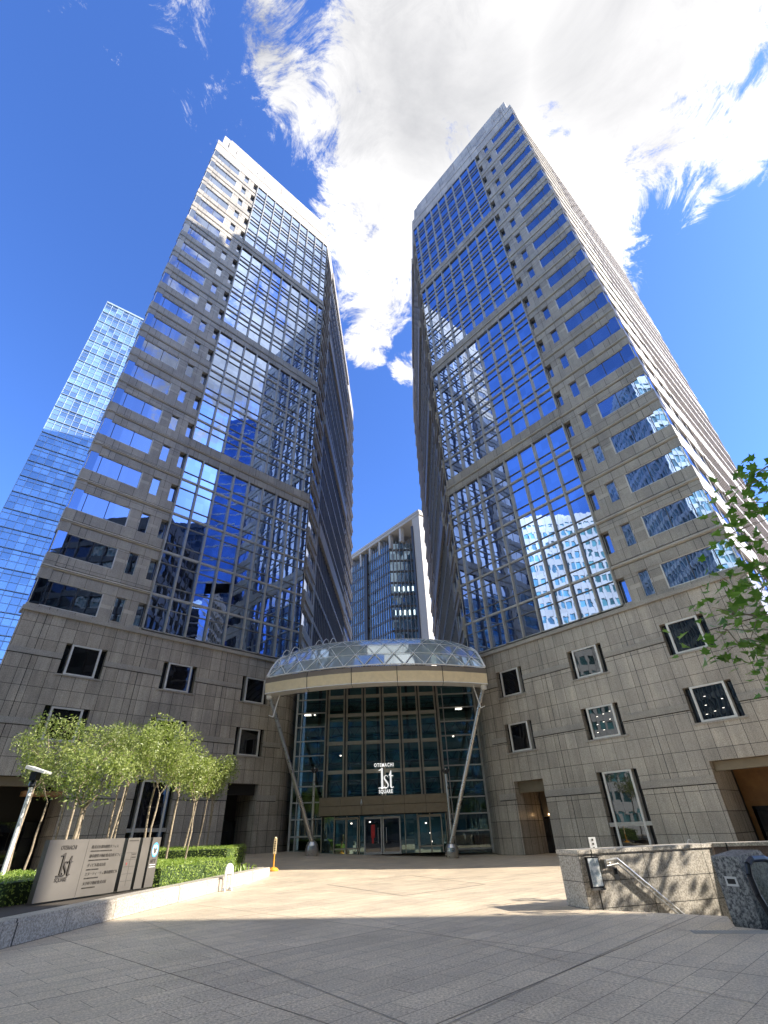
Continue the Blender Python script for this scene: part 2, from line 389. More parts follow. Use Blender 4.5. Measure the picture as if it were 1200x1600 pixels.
def frame(o, ex, ey):
    o = Vector((o[0], o[1], 0)); ex = Vector((ex[0], ex[1], 0)).normalized(); ey = Vector((ey[0], ey[1], 0)).normalized(); ez = Vector((0, 0, 1))
    return lambda x, y, z: o + ex*x + ey*y + ez*z

# ------------------------------------------------------------------ ground
def gz(x, y):
    a = min(1, max(0, (y-25)/20)); b = min(1, max(0, (2-x)/12)); return .62*a*b
HOLE = [(3.95, 14.5), (6.25, 12.95), (5.75, 11.75), (6.05, 11.35), (9.6, 8.6), (12.6, 12.0), (12.2, 15.03), (7.85, 15.9)]
g = MB()
outer = [(-16, -6), (16, -6), (16, 25), (-16, 25)]
tri = tessellate_polygon([[Vector((x, y, 0)) for x, y in outer], [Vector((x, y, 0)) for x, y in HOLE]])
allp = outer+HOLE
for t in tri:
    P = [allp[i] for i in t]
    ar = (P[1][0]-P[0][0])*(P[2][1]-P[0][1])-(P[1][1]-P[0][1])*(P[2][0]-P[0][0])
    if ar < 0: P.reverse()
    g.face([(x, y, 0) for x, y in P], [(x, y) for x, y in P])
for i in range(16):
    for j in range(13):
        x0, x1, y0, y1 = -16+2*i, -14+2*i, 25+2*j, 27+2*j
        P = [(x0, y0), (x1, y0), (x1, y1), (x0, y1)]
        g.face([(x, y, gz(x, y)) for x, y in P], P)
tag(g.build('ground', PAVE, merge=True), kind='structure')
g = MB()
BIG = 2500
ASPH = simple('asphalt', (.06, .06, .062), .8, 0, .2, .3, 2)
for P in ([(-BIG, -BIG), (BIG, -BIG), (BIG, -6), (-BIG, -6)], [(-BIG, 51), (BIG, 51), (BIG, BIG), (-BIG, BIG)],
          [(-BIG, -6), (-16, -6), (-16, 51), (-BIG, 51)], [(16, -6), (BIG, -6), (BIG, 51), (16, 51)]):
    z = -.004
    g.face([(x, y, z) for x, y in P], P)
tag(g.build('street_ground', PAVE), kind='structure')
g = MB(); g.face([(-BIG, -34, .0), (BIG, -34, .0), (BIG, -20, .0), (-BIG, -20, .0)], None); tag(g.build('road', ASPH), kind='structure')
# diamond of darker stone laid in the lit part of the plaza
def strip(mb, a, b, w, z=.004):
    a = Vector((*a, 0)); b = Vector((*b, 0)); d = (b-a).normalized(); n = Vector((-d.y, d.x, 0))*w/2
    P = [a-n, b-n, b+n, a+n]; mb.face([(p.x, p.y, gz(p.x, p.y)+z) for p in P], [(p.x, p.y) for p in P])
g = MB()
dm = [(-3.55, 23.7), (-.3, 26.9), (2.4, 21.5), (-.45, 18.7)]
for i in range(4): strip(g, dm[i], dm[(i+1) % 4], .035, .004+.001*i)
INLAY = simple('dark_inlay_stone', (.22, .195, .17), .4)
tag(g.build('paving_inlay', INLAY), kind='structure')
g = MB()
for k, (a, b) in enumerate((((3.0, 14.9), (5.35, 10.4)), ((-7.2, 15.5), (.2, 6.4)), ((.2, 6.8), (5.5, 13.1)), ((-2.6, 16.3), (3.5, 7.2)))):
    strip(g, a, b, .012, .005+.001*k)
tag(g.build('paving_joint', INLAY), kind='structure')

# ------------------------------------------------------------------ the two towers
h = R(43.45)
def poly_inset(P, d):
    out = []; n = len(P)
    for i in range(n):
        a = Vector(P[i-1]); b = Vector(P[i]); c = Vector(P[(i+1) % n])
        e1 = (b-a).normalized(); e2 = (c-b).normalized()
        n1 = Vector((-e1.y, e1.x)); n2 = Vector((-e2.y, e2.x))
        # ccw polygon: inward = left normal
        k = n1.x*n2.y-n1.y*n2.x
        r1 = n1.dot(b)+d; r2_ = n2.dot(b)+d
        if abs(k) < 1e-6: out.append(tuple(b+n1*d)); continue
        out.append(((r1*n2.y-r2_*n1.y)/k, (n1.x*r2_-n2.x*r1)/k))
    return out
W = 22.85          # face width
CW = 14.92         # curtain wall width
def tower(side, A, base, pitch, dz, back_y, outer_dir, label, lit):
    u_in = Vector((-side*math.sin(h), math.cos(h))); out = -u_in; nrm = Vector((-side*math.cos(h), -math.sin(h)))
    F = frame(A, out, nrm)
    root = thing('office_tower', (A[0], A[1], 0), label, 'office tower', 'pair of granite and glass towers')
    O = (A[0], A[1], 0)
    def part(mb, name, mats, parent=root, **k): return mb.build(name, mats, parent, O, **k)
    T = [base+pitch*5*k for k in range(5)]
    TOP = 98.2
    B = Vector(A)+out*W
    od = Vector((side*math.sin(R(outer_dir)), math.cos(R(outer_dir))))
    C = B+od*40
    D = Vector((A[0], back_y)); Epl = Vector((A[0]+side*16, back_y+6))
    poly = [tuple(A), tuple(B), tuple(C), tuple(Epl), tuple(D)]
    if side < 0: poly.reverse()
    core = MB(); core.prism(poly_inset(poly, .78), base-.2, TOP-.6)
    core.prism(poly_inset(poly, 5.2), -.5, base-.2, bottom=False)
    part(core, 'tower_core', BODY)
    # crown and parapet
    m = MB(F)
    pr = MB(); q = poly_inset(poly, -.02); pr.prism(q, T[4]-1.85, TOP-1.2)
    pr.prism(poly_inset(poly, .12), TOP-1.2, TOP-1.12, 1); pr.prism(poly_inset(poly, -.06), TOP-1.12, TOP)
    q = poly_inset(poly, .62); pr.prism(q, TOP, 100.6); pr.prism(poly_inset(poly, .70), 100.6, 100.68, 1); pr.prism(q, 100.68, 103.0)
    part(pr, 'crown', [GRL, DARK])
    m.box(1.0, 21.0, -3.0, -.70, 103.0, 103.6); m.box(18.0, 19.6, -.62, -.50, 98.9, 101.6)
    for wq in (3.5, 7, 10.5, 14): m.box(wq, wq+.05, -.64, -.60, 98.3, 102.6, 1)
    part(m, 'parapet_coping', [GRL, DARK])
    # logo-like relief on the crown of the face
    m = MB(F)
    m.box(20.9, 21.1, -.62, -.45, 99.2, 101.9); m.box(18.3, 21.1, -.62, -.5, 99.2, 99.4); m.box(15.3, 17.6, -.62, -.5, 99.0, 99.2)
    m.box(15.2, 15.4, -.62, -.45, 99.0, 100.4)
    part(m, 'crown_relief', GRP)
    # ---- granite strip of the front face: spandrels, rails, piers
    sp = MB(F)
    for k in range(20):
        z = base+pitch*k; w0 = CW if (k+1) % 5 else 0.0
        zt = z+pitch+.2; zb = z+2.15
        if k == 19: zt = T[4]-1.85+.0; continue
        of = .0 if w0 else .10
        for a0, a1, e in ([(CW, W, 0)] if w0 else [(CW, W, 0), (0.0, CW, .08)]):
            sp.box(a0, a1, -.75, e, zb, z+2.92)
            sp.box(a0, a1, -.75, e-.10, z+2.92, z+3.34, 1)
            sp.box(a0, a1, -.75, e, z+3.34, zt)
    for k in range(20):
        z = base+pitch*k
        for a0, a1 in ((15.62, 16.6), (17.36, 18.28)):
            sp.box(a0, a1, -.75, -.03, z+.2, z+1.02); sp.box(a0, a1, -.75, -.045, z+1.02, z+1.34, 2); sp.box(a0, a1, -.75, -.03, z+1.34, z+2.15)
    sp.box(CW, W, -.75, 0, base-.05, base+.2)
    part(sp, 'spandrel_wall', [GRS, GRP, GRL])
    for k in range(19):
        z = base+pitch*k+3.13
        for a0, a1, e in ([(CW, W+.02, 0)] if (k+1) % 5 else [(CW, W+.02, 0), (0.0, CW, .08)]):
            rl = MB(F); rl.tube((a0, e-.03, z), (a1, e-.03, z), .15, n=12)
            part(rl, 'bullnose_rail', GRL, smooth=False)
    # ---- windows of the strip
    for k in range(20):
        z0 = base+pitch*k+.2; z1 = z0+1.95
        g_ = MB(F); g_.box(18.28, W-.04, -.75, -.13, z0, z1)
        win = part(g_, 'window', GLW)
        f_ = MB(F)
        for x in (18.30, 20.05, 21.75): f_.box(x-.025, x+.025, -.13, -.09, z0+.05, z1-.05, 1)
        f_.box(18.28, 18.36, -.13, -.04, z0, z1); f_.box(18.28, W-.04, -.13, -.04, z0, z0+.06); f_.box(18.28, W-.04, -.13, -.04, z1-.05, z1)
        part(f_, 'frame', [FRM, MULD], win)
        for x0, x1, of in ((16.6, 17.36, -.2), (14.96, 15.62, -.42)):
            g_ = MB(F); g_.box(x0, x1, -.75, of, z0, z1); f2 = g_
            f2.box(x0, x0+.05, of, of+.05, z0, z1, 1); f2.box(x1-.05, x1, of, of+.05, z0, z1, 1)
            part(f2, 'narrow_window', [GLW, FRM])
    # ---- curtain wall, four tiers
    for ti in range(4):
        z0 = T[ti]+(.2 if ti else .12); z1 = T[ti+1]-1.85
        g_ = MB(F); g_.face([(0.0, -.12, z0), (CW, -.12, z0), (CW, -.12, z1), (0.0, -.12, z1)] if True else [])
        cwp = part(g_, 'curtain_wall', GLS)
        for i in range(9):
            x = CW-1.744*i
            mm = MB(F); mm.box(x-.07, x+.07, -.12, .14, z0, z1); mm.box(x-.03, x+.03, .14, .19, z0, z1)
            part(mm, 'mullion', MUL, cwp)
        for k in range(5):
            zz = T[ti]+pitch*k
            for dzz, th, pr_ in ((2.12, .028, .03), (3.18, .08, .07), (4.12, .028, .03)):
                if zz+dzz+th > z1-.05: continue
                tr = MB(F); tr.box(.02, CW-.08, -.12, pr_-.05, zz+dzz-th, zz+dzz+th); part(tr, 'transom', MUL if th > .05 else MULT, cwp)
        tr = MB(F); tr.box(0.02, CW-.08, -.12, -.02, z0, z0+.08); part(tr, 'transom', MUL, cwp)
        tr = MB(F); tr.box(0.02, CW-.08, -.12, -.04, z1-.06, z1); part(tr, 'transom', MULD, cwp)
    # ---- inner side wall (faces the gap) : frame x runs back along +Y, y outward
    S = frame(A, (0, 1), (-side, 0))
    def side_wall(S, segs, L, nm, ti0=0):
        s_ = MB(S); gl_ = MB(S); fn = MB(S)
        for (a0, a1, kind) in segs:
            if kind == 'band':
                for k in range(20):
                    z = base+pitch*k
                    if k < 19:
                        q1, q2 = (.10, .26) if nm == 'inner' else (.0, .03)
                        s_.box(a0, a1, -.75, q1, z+2.15, z+2.95); s_.box(a0, a1, -.75, q2, z+2.95, z+3.3, 1); s_.box(a0, a1, -.75, q1, z+3.3, z+pitch+.2)
                    gl_.box(a0+.02, a1-.02, -.75, -.14, z+.2, z+2.15)
                    for xx in (a0+.08, (a0+a1)/2, a1-.08): s_.box(xx-.04, xx+.04, -.14, -.08, z+.2, z+2.15, 2)
            elif kind == 'fin':
                gl_.face([(a0, -.12, base), (a1, -.12, base), (a1, -.12, T[4]-1.85), (a0, -.12, T[4]-1.85)])
                n = int((a1-a0)/1.25)
                for i in range(n):
                    x = a0+(i+.5)*(a1-a0)/n; fn.box(x-.09, x+.09, -.12, .02, base+.2, T[4]-1.85)
                for k in range(20):
                    z = base+pitch*k; s_.box(a0, a1, -.16, .02 if (k+1) % 5 or nm == 'outer' else .32, z+2.5 if (k+1) % 5 else z+2.2, z+(3.0 if (k+1) % 5 else pitch+.2), 1)
            else:
                s_.box(a0, a1, -.75, .06, base, T[4]-1.85)
        part(s_, 'side_wall', [GRS, GRP, FRM]); part(gl_, 'side_glass', GLW)
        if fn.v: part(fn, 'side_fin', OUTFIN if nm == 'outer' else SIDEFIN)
    if side < 0: side_wall(S, [(.75, 5.6, 'band'), (5.6, 6.4, 'solid'), (6.4, 34, 'fin'), (34, back_y-A[1]-.2, 'band')], 0, 'inner')
    else: side_wall(S, [(.75, 5.6, 'band'), (5.6, 6.4, 'solid'), (6.4, 32, 'fin'), (32, back_y-A[1]-.2, 'band')], 0, 'inner')
    # outer side wall
    on = Vector((side*abs(od.y), -abs(od.x)))
    S2 = frame(B, od, on)
    side_wall(S2, [(.02, 5.5, 'band'), (5.5, 9.5, 'band'), (9.5, 39.8, 'fin')], 0, 'outer')
    # ---- podium
    pod = MB(F)
    openings = [(2.9, 5.6), (9.85, 12.6), (16.85, 19.6)]
    if side > 0: openings = [(2.70, 5.30), (9.65, 12.45), (16.82, 19.6)]
    holes = []
    for i, (a0, a1) in enumerate(openings):
        holes.append((a0, a1, 10.78+dz, 12.90+dz)); holes.append((a0, a1, 6.62+dz, 8.70+dz))
    gt = 4.62+dz; g0 = -.3
    holes.append((openings[0][0]+.05, openings[0][1]+.05, g0, gt)); holes.append((openings[1][0], openings[1][1], .32+dz, gt)); holes.append((openings[2][0], 22.3, g0, gt-.06))
    ZT = base-.35
    xs = sorted({1.2, W} | {v for hh in holes for v in hh[:2]}); zs = sorted({-.5, ZT} | {v for hh in holes for v in hh[2:]})
    for i in range(len(xs)-1):
        for j in range(len(zs)-1):
            cx, cz = (xs[i]+xs[i+1])/2, (zs[j]+zs[j+1])/2
            if any(a < cx < b and c < cz < d for a, b, c, d in holes): continue
            pod.face([(xs[i], 0, zs[j]), (xs[i], 0, zs[j+1]), (xs[i+1], 0, zs[j+1]), (xs[i+1], 0, zs[j])])
    for a, b, c, d in holes:
        dp = -.45 if c > 1.5+dz or (a == openings[1][0]) else -3.2
        for P in ([(a, 0, c), (a, dp, c), (a, dp, d), (a, 0, d)], [(b, dp, c), (b, 0, c), (b, 0, d), (b, dp, d)],
                  [(a, 0, d), (a, dp, d), (b, dp, d), (b, 0, d)], [(a, dp, c), (a, 0, c), (b, 0, c), (b, dp, c)]):
            pod.face(P, [(p[0]+p[1], p[2]) for p in P])
    # rounded end next to the entrance, then straight back along the axis
    rr_ = 1.9; nseg = 10; prev = None; L = 1.2
    angs = [i*(R(90)-h*0+0)/nseg for i in range(nseg+1)]
    tot = math.acos(max(-1, min(1, nrm.dot(Vector((-side, 0))))))
    pts = []
    for i in range(nseg+1):
        t = tot*i/nseg; pts.append((1.2-rr_*math.sin(t), -rr_+rr_*math.cos(t)))
    tdir = (-math.cos(tot), -math.sin(tot)); pts.append((pts[-1][0]+tdir[0]*9, pts[-1][1]+tdir[1]*9))
    for p, q_ in zip(pts, pts[1:]):
        d = math.dist(p, q_)
        pod.face([(p[0], p[1], -.5), (p[0], p[1], ZT), (q_[0], q_[1], ZT), (q_[0], q_[1], -.5)], [(L, -.5), (L, ZT), (L-d, ZT), (L-d, -.5)]); L -= d
    # outer return of the podium
    e = od.dot(out), od.dot(nrm)
    c2 = (W+e[0]*40, e[1]*40)
    pod.face([(W, 0, -.5), (W, 0, ZT), (c2[0], c2[1], ZT), (c2[0], c2[1], -.5)], [(W, -.5), (W, ZT), (W+40, ZT), (W+40, -.5)])
    part(pod, 'podium_wall', GR)
    # cornice + ledges
    co = MB(F)
    co.box(.4, W+.12, -.9, .16, ZT, ZT+.30); co.box(.4, W+.06, -.9, .07, ZT+.30, base-.02)
    part(co, 'cornice', GRP)
    rows = [(11.75, 12.12), (7.42, 7.8), (3.45, 3.85)]
    for (za, zb_) in rows:
        za += dz; zb_ += dz
        cuts = [hh[:2] for hh in holes if hh[2] < za < hh[3]]; cuts.sort(); x = 1.2; first = True
        for a, b in cuts+[(W, W)]:
            lb = MB(F)
            if a-x > .05:
                lb.box(x, a, -.05, .05, za, zb_); lb.box(x, a, -.05, .006, za-.05, za, 1)
            x = b
            if first:
                for p, q_ in zip(pts, pts[1:]):
                    nx, ny = (q_[1]-p[1]), -(q_[0]-p[0]); l_ = math.hypot(nx, ny); nx, ny = -nx/l_*-.05, -ny/l_*-.05
                    a1 = (p[0]-nx, p[1]-ny); b1 = (q_[0]-nx, q_[1]-ny)
                    lb.face([(a1[0], a1[1], za), (a1[0], a1[1], zb_), (b1[0], b1[1], zb_), (b1[0], b1[1], za)])
                    lb.face([(a1[0], a1[1], zb_), (p[0], p[1], zb_), (q_[0], q_[1], zb_), (b1[0], b1[1], zb_)]); lb.face([(p[0], p[1], za), (a1[0], a1[1], za), (b1[0], b1[1], za), (q_[0], q_[1], za)])
                first = False
            if lb.v: part(lb, 'stone_ledge', [GRP, DARK])
    # ---- podium windows: a framed pane standing forward between two dark side slots
    def pod_window(a, b, c, d, nm='podium_window', wide=False):
        g_ = MB(F); g_.box(a, b, -.9, -.42, c, d)
        win = part(g_, nm, GLD)
        p = MB(F); x0 = a+.46; x1 = b-.46; p.box(x0, x1, -.42, -.10, c+.02, d-.02, 0); pn = part(p, 'pane', GLD, win)
        f_ = MB(F)
        for xx in (x0, x1): f_.box(xx-.07, xx+.07, -.42, -.02, c+.01, d-.01)
        f_.box(x0+.07, x1-.07, -.42, -.02, c+.01, c+.12); f_.box(x0+.07, x1-.07, -.42, -.02, d-.12, d-.01)
        if d-c > 3: f_.box(a+.02, b-.02, -.42, -.04, c+1.2, c+1.42, 1)
        part(f_, 'frame', [FRM, MUL], win)
        s_ = MB(F); s_.box(a-.12, b+.12, -.05, .07, c-.10, c); part(s_, 'sill', GRP, win)
        if lit and d < 10 and d-c < 3 and a > 8:
            lm = MB(F)
            for r_ in range(3):
                for q2 in range(3):
                    xx = x0+.3+q2*.5+r_*.12; zz = c+.4+r_*.5+.1*q2
                    if xx < x1-.3 and random.random() < .62: lm.box(xx, xx+.11, -.10, -.092, zz, zz+.022)
            part(lm, 'ceiling_light', LAMP, win)
    for (a, b, c, d) in holes[:6]: pod_window(a, b, c, d)
    a, b, c, d = holes[7]; pod_window(a, b, c, d, 'tall_window')
    # doorways
    a, b, c, d = holes[6]
    dw = MB(F); dw.box(a-.2, b+.2, -3.3, -3.2, c, d+.3, 0); dw.box(a, b, -3.2, -3.0, -.3+dz, 2.2+dz, 1)
    dp_ = part(dw, 'doorway', [DARK, GLD])
    if side > 0:
        l2 = MB(F); l2.box(a+.2, b-.2, -3.19, -2.9, 2.3, 4.4, 0)
        for x in (a+.7, a+1.9): l2.box(x, x+.22, -2.89, -2.8, 2.4, 2.5, 1)
        part(l2, 'wall_lamp', [BRZ, WARM], dp_)
    lt = MB(F); lt.box(a+.0, b, -.9, -.5, d-.75, d, 0); part(lt, 'lintel', BRZD if side > 0 else DARK, dp_)
    a, b, c, d = holes[8]
    dw = MB(F); dw.box(a-.2, b+.3, -4.3, -4.2, c, d+.3, 0); dw.box(a+.1, b-.1, -4.18, -4.1, -.3+dz, 2.3+dz, 1)
    dw.box(a-.2, b+.3, -4.2, -.5, d-.02, d+.1, 2)
    WOOD = bpy.data.materials.get('wood_panel') or simple('wood_panel', (.26, .13, .045), .5, 0, .25, .4, 2)
    dp_ = part(dw, 'shop_front', [WOOD if side > 0 else DARK, GLD, DARK])
    lt = MB(F); lt.box(a+.02, b-.02, -.9, -.42, d-.5, d-.02, 0); part(lt, 'lintel', BRZD, dp_)
    if side > 0:
        l2 = MB(F)
        for x, y in ((a+.8, -1.6), (a+1.5, -2.3), (a+3.4, -1.6), (a+4.2, -2.3), (a+2.4, -1.1), (a+4.6, -3.4), (a+2.6, -3.4)): l2.lathe([(.0, d-.06), (.11, d-.06), (.11, d-.03)], x, y, 10)
        part(l2, 'downlight', LAMP, dp_)
    else:
        l2 = MB(F); l2.box(a+.3, a+2.4, -.3, .5, 3.6+dz-.1, 3.75+dz, 0); part(l2, 'awning', WOOD, dp_)
    return root

AL = (-10.5, 46.4); AR = (6.0, 44.7)
tower(-1, AL, 15.6, 4.04, .65, 93, 40.5, 'tall granite and glass tower on the left, sunlit on its top floors', False)
tower(1, AR, 14.9, 4.09, .0, 92, 44.5, 'tall granite and glass tower on the right, its front face in shade under the cloud', True)
# patches of daylight come through the doorway interiors only where lamps stand

# ------------------------------------------------------------------ entrance between the towers
ez0 = .30
ent = thing('entrance_hall', (-2.4, 46, ez0), 'tall glazed entrance hall with bronze beam and glass doors under the canopy', 'entrance hall')
EO = (-2.4, 46, ez0)
def epart(mb, nm, mats, parent=ent, **k): return mb.build(nm, mats, parent, EO, **k)
TEALW = simple('teal_daylight_wall', (.11, .18, .175), .5, 0, .25, .5, 1.5)  # teal daylight from the glass roof, put into the wall colour
m = MB(); m.box(-10.6, 6.4, 52.5, 53, 4.4, 16); m.box(-10.6, 6.4, 52.4, 53, -.5, 4.4, 1); epart(m, 'rear_wall', [TEALW, DARK])
m = MB()
for k in range(5):
    z = 5.0+2.4*k
    m.tube((-10.4, 52.2, z), (6.3, 52.2, z), .10, n=6); m.tube((-10.4, 52.2, z+.9), (6.3, 52.2, z+.9), .05, n=6)
    for i in range(14):
        x = -10.3+1.2*i; m.tube((x, 52.25, z), (x+.6, 52.25, z+.9), .035, n=5); m.tube((x+.6, 52.25, z+.9), (x+1.2, 52.25, z), .035, n=5)
for i in range(6): m.box(-9.2+3*i, -8.95+3*i, 51.9, 52.15, .2, 15.6)
epart(m, 'hall_truss', MULD)
m = MB(); m.box(-10.5, 6.35, 49.2, 52.2, 4.2, 4.6); epart(m, 'gallery_floor', DARK)
yc, ys = 46.1, 47.1
m = MB(); m.face([(-7.3, yc, ez0), (2.6, yc, ez0), (2.6, yc, 12.9), (-7.3, yc, 12.9)]); epart(m, 'centre_glass', HGL)
for x0, x1 in ((-10.4, -7.45), (2.75, 6.3)):
    m = MB(); m.face([(x0, ys, .1), (x1, ys, .1), (x1, ys, 12.9), (x0, ys, 12.9)]); sg = epart(m, 'side_glass', HGL)
    m = MB()
    for i in range(11):
        z = ez0+.1+1.19*i; m.box(x0, x1, ys-.12, ys-.004, z-.05, z+.05)
    m.box(x0, x0+.16, ys-.14, ys-.004, .1, 12.9); m.box(x1-.16, x1, ys-.14, ys-.004, .1, 12.9); m.box(x0+.5, x0+.58, ys-.1, ys-.004, .1, 12.9)
    epart(m, 'frame', MUL, sg)
BRM = simple('grey_bronze_metal', (.36, .325, .26), .4, .4, .1)
m = MB()
for i in range(7):
    x = -7.3+1.65*i
    for s_ in (-.13, .13): m.box(x+s_-.06, x+s_+.06, yc-.2, yc-.004, 4.1, 12.9)
    m.box(x-.05, x+.05, yc-.32, yc-.2, 4.1, 12.9, 1)
for z in (6.05, 8.3, 10.6, 12.2):
    m.box(-7.3, 2.6, yc-.17, yc-.02, z-.14, z+.14)
epart(m, 'mullion_grid', [BRM, MULD])
# vestibule beam
m = MB()
vx0, vx1, vy = -7.45, 2.75, 44.1
for i in range(6):
    x0 = vx0+i*(vx1-vx0)/6; x1 = vx0+(i+1)*(vx1-vx0)/6
    m.box(x0+.012, x1-.012, vy, vy+1.9, 3.52, 4.12); m.box(x0+.012, x1-.012, vy-.06, vy+1.9, 2.88, 3.49)
m.box(vx0+.1, vx1-.1, vy+.1, vy+1.9, 2.84, 4.08, 1)
epart(m, 'bronze_beam', [BRZD, DARK])
m = MB(); m.tube((-4.05, 44.0, 3.62), (-4.05, 44.0, 3.92), .09, .02, 10); m.tube((-4.05, 44.0, 3.5), (-4.05, 44.0, 3.62), .05, .09, 10); epart(m, 'wall_lamp', STL)
m = MB(); m.face([(vx0+.1, 45.0, ez0), (vx1-.1, 45.0, ez0), (vx1-.1, 45.0, 2.88), (vx0+.1, 45.0, 2.88)]); epart(m, 'vestibule_glass', GLE)
m = MB()
for x in (-7.3, -6.3, -5.3, -4.3, -.7, .3, 1.3, 2.55): m.box(x-.03, x+.03, 44.85, 44.99, ez0, 2.86)
for a, b in ((-6.3, -4.3), (.3, 2.2)): m.box(a, b, 44.84, 44.98, 2.6, 2.68); m.box(a, b, 44.84, 44.98, ez0+.35, ez0+.45)
epart(m, 'vestibule_frame', BRM)
for x0, x1 in ((-3.9, -2.5), (-2.45, -1.05)):
    m = MB(); m.box(x0+.08, x1-.08, 44.6, 44.63, ez0+.1, 2.6); dr = epart(m, 'glass_door', GLD)
    m = MB()
    for a, b, c, d in ((x0, x0+.1, ez0, 2.72), (x1-.1, x1, ez0, 2.72), (x0+.1, x1-.1, 2.58, 2.72), (x0+.1, x1-.1, ez0, ez0+.16)): m.box(a, b, 44.55, 44.68, c, d)
    epart(m, 'frame', MUL, dr)
    m = MB(); xx = x1-.3 if x0 < -3 else x0+.3; m.tube((xx, 44.48, ez0+.7), (xx, 44.48, ez0+1.7), .025, n=8); m.box(xx-.01, xx+.01, 44.48, 44.6, ez0+.8, ez0+.83); m.box(xx-.01, xx+.01, 44.48, 44.6, ez0+1.55, ez0+1.58)
    epart(m, 'handle', STL, dr)
for x0, x1 in ((-6.3, -4.4), (.35, 2.2)):
    m = MB()
    for a, b, c, d in ((x0, x0+.07, ez0, 2.75), (x1-.07, x1, ez0, 2.75), (x0+.07, x1-.07, 2.66, 2.75), ((x0+x1)/2-.04, (x0+x1)/2+.04, ez0, 2.66)): m.box(a, b, 44.7, 44.8, c, d)
    epart(m, 'revolving_door_frame', BRM)
RED = simple('red_cloth', (.42, .02, .02), .6)
m = MB(); m.box(-3.35, -3.05, 44.56, 44.598, 1.35, 2.2); m.box(-3.3, -3.15, 44.55, 44.598, 1.0, 1.35); epart(m, 'red_poster', RED)
m = MB()
for x, y, z in ((-3.5, 44.59, 2.35), (-5.0, 44.99, 2.3), (.9, 44.98, 2.15), (1.2, 44.98, 1.5), (1.25, 44.98, .95), (-6.1, 46.05, 7.3), (-8.7, 46.9, 10.9), (3.9, 46.9, 8.6)): m.box(x, x+.12, y-.03, y, z, z+.08)
epart(m, 'interior_lamp', LAMP)
for x in (-9.6, 4.4): m = MB(); m.box(x, x+.6, 46.9, 46.97, 10.9, 11.0); epart(m, 'strip_lamp', LAMP)

# letters over the door
def text_mesh(txt, size, sx=1.0, bold=0.0, ext=.02, align='CENTER', spacing=1.0):
    cu = bpy.data.curves.new('t', 'FONT'); cu.body = txt; cu.size = size; cu.align_x = align; cu.extrude = ext; cu.offset = bold; cu.space_character = spacing
    ob = bpy.data.objects.new('t', cu); COL.objects.link(ob)
    bpy.context.view_layer.update()
    me = bpy.data.meshes.new_from_object(ob.evaluated_get(bpy.context.evaluated_depsgraph_get()))
    bpy.data.objects.remove(ob); bpy.data.curves.remove(cu)
    for v in me.vertices: v.co.x *= sx
    return me
def put_text(name, me, mat, parent, mat4):
    me.materials.clear(); me.materials.append(mat); me.name = name
    o = bpy.data.objects.new(name, me); COL.objects.link(o); o.parent = parent; o.matrix_local = mat4; return o
def glyph_1st(mb, s, z, x0, th=.06):
    """tall condensed serif figure 1 and letters s t, as flat solid strokes; s = height; polygons in the x/z plane, front at y=0"""
    def pl(P):
        fr = [(x0+x*s, 0, z+y*s) for x, y in P]; bk = [(p[0], th, p[2]) for p in fr]
        n = len(fr)
        mb.face(fr); mb.face(list(reversed(bk)))
        for i in range(n):
            j = (i+1) % n; mb.face([fr[j], fr[i], bk[i], bk[j]])
    pl([(-.22, 0), (-.22, .88), (-.36, .86), (-.36, .89), (-.15, 1.0), (-.11, 1.0), (-.11, 0)][::-1][::-1])
    pl([(-.38, 0), (.06, 0), (.06, .035), (-.02, .05), (-.30, .05), (-.38, .035)])
    # s as a swept band
    c = [(.165, .53), (.13, .60), (.07, .625), (.0, .60), (-.045, .53), (-.03, .45), (.04, .36), (.12, .26), (.165, .17), (.15, .08), (.08, .02), (.01, .02), (-.05, .07), (-.055, .14)]
    wds = [.012, .03, .03, .045, .06, .075, .085, .085, .07, .055, .035, .03, .03, .012]
    L_, R_ = [], []
    for i, (x, y) in enumerate(c):
        a = c[max(0, i-1)]; b = c[min(len(c)-1, i+1)]; dx, dy = b[0]-a[0], b[1]-a[1]; l = math.hypot(dx, dy); w = wds[i]/2
        L_.append((x-dy/l*w, y+dx/l*w)); R_.append((x+dy/l*w, y-dx/l*w))
    for i in range(len(c)-1): pl([L_[i], R_[i], R_[i+1], L_[i+1]])
    pl([(.27, .08), (.27, .60), (.21, .60), (.21, .62), (.32, .86), (.36, .86), (.36, .62), (.46, .62), (.46, .575), (.36, .575), (.36, .09), (.40, .05), (.47, .07), (.47, .04), (.40, .0), (.31, .0)])
sgn = thing('building_sign', (-2.15, 45.6, 4.2), 'white lettering above the bronze beam reading Otemachi 1st Square', 'sign')
def sgp(mb, nm, mats): return mb.build(nm, mats, sgn, (-2.15, 45.6, 4.2))
m = MB(); glyph_1st(m, 1.5, 4.72, -2.20); 
for v_i, v in enumerate(m.v): m.v[v_i] = (v[0], v[1]+45.55, v[2])
WL = emis('white_sign_glow', (1, 1, .98), .25)  # letters get a faint glow of their own on top of the white
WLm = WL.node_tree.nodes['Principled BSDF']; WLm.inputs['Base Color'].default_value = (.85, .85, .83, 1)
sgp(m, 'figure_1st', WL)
RX = Matrix.Rotation(R(90), 4, 'X')
put_text('word_otemachi', text_mesh('OTEMACHI', .36, .78, .012, .03, spacing=1.25), WL, sgn, Matrix.Translation((-.12, -.05, 2.12)) @ RX)
put_text('word_square', text_mesh('SQUARE', .36, .78, .012, .03, spacing=1.12), WL, sgn, Matrix.Translation((-.02, -.05, .17)) @ RX)

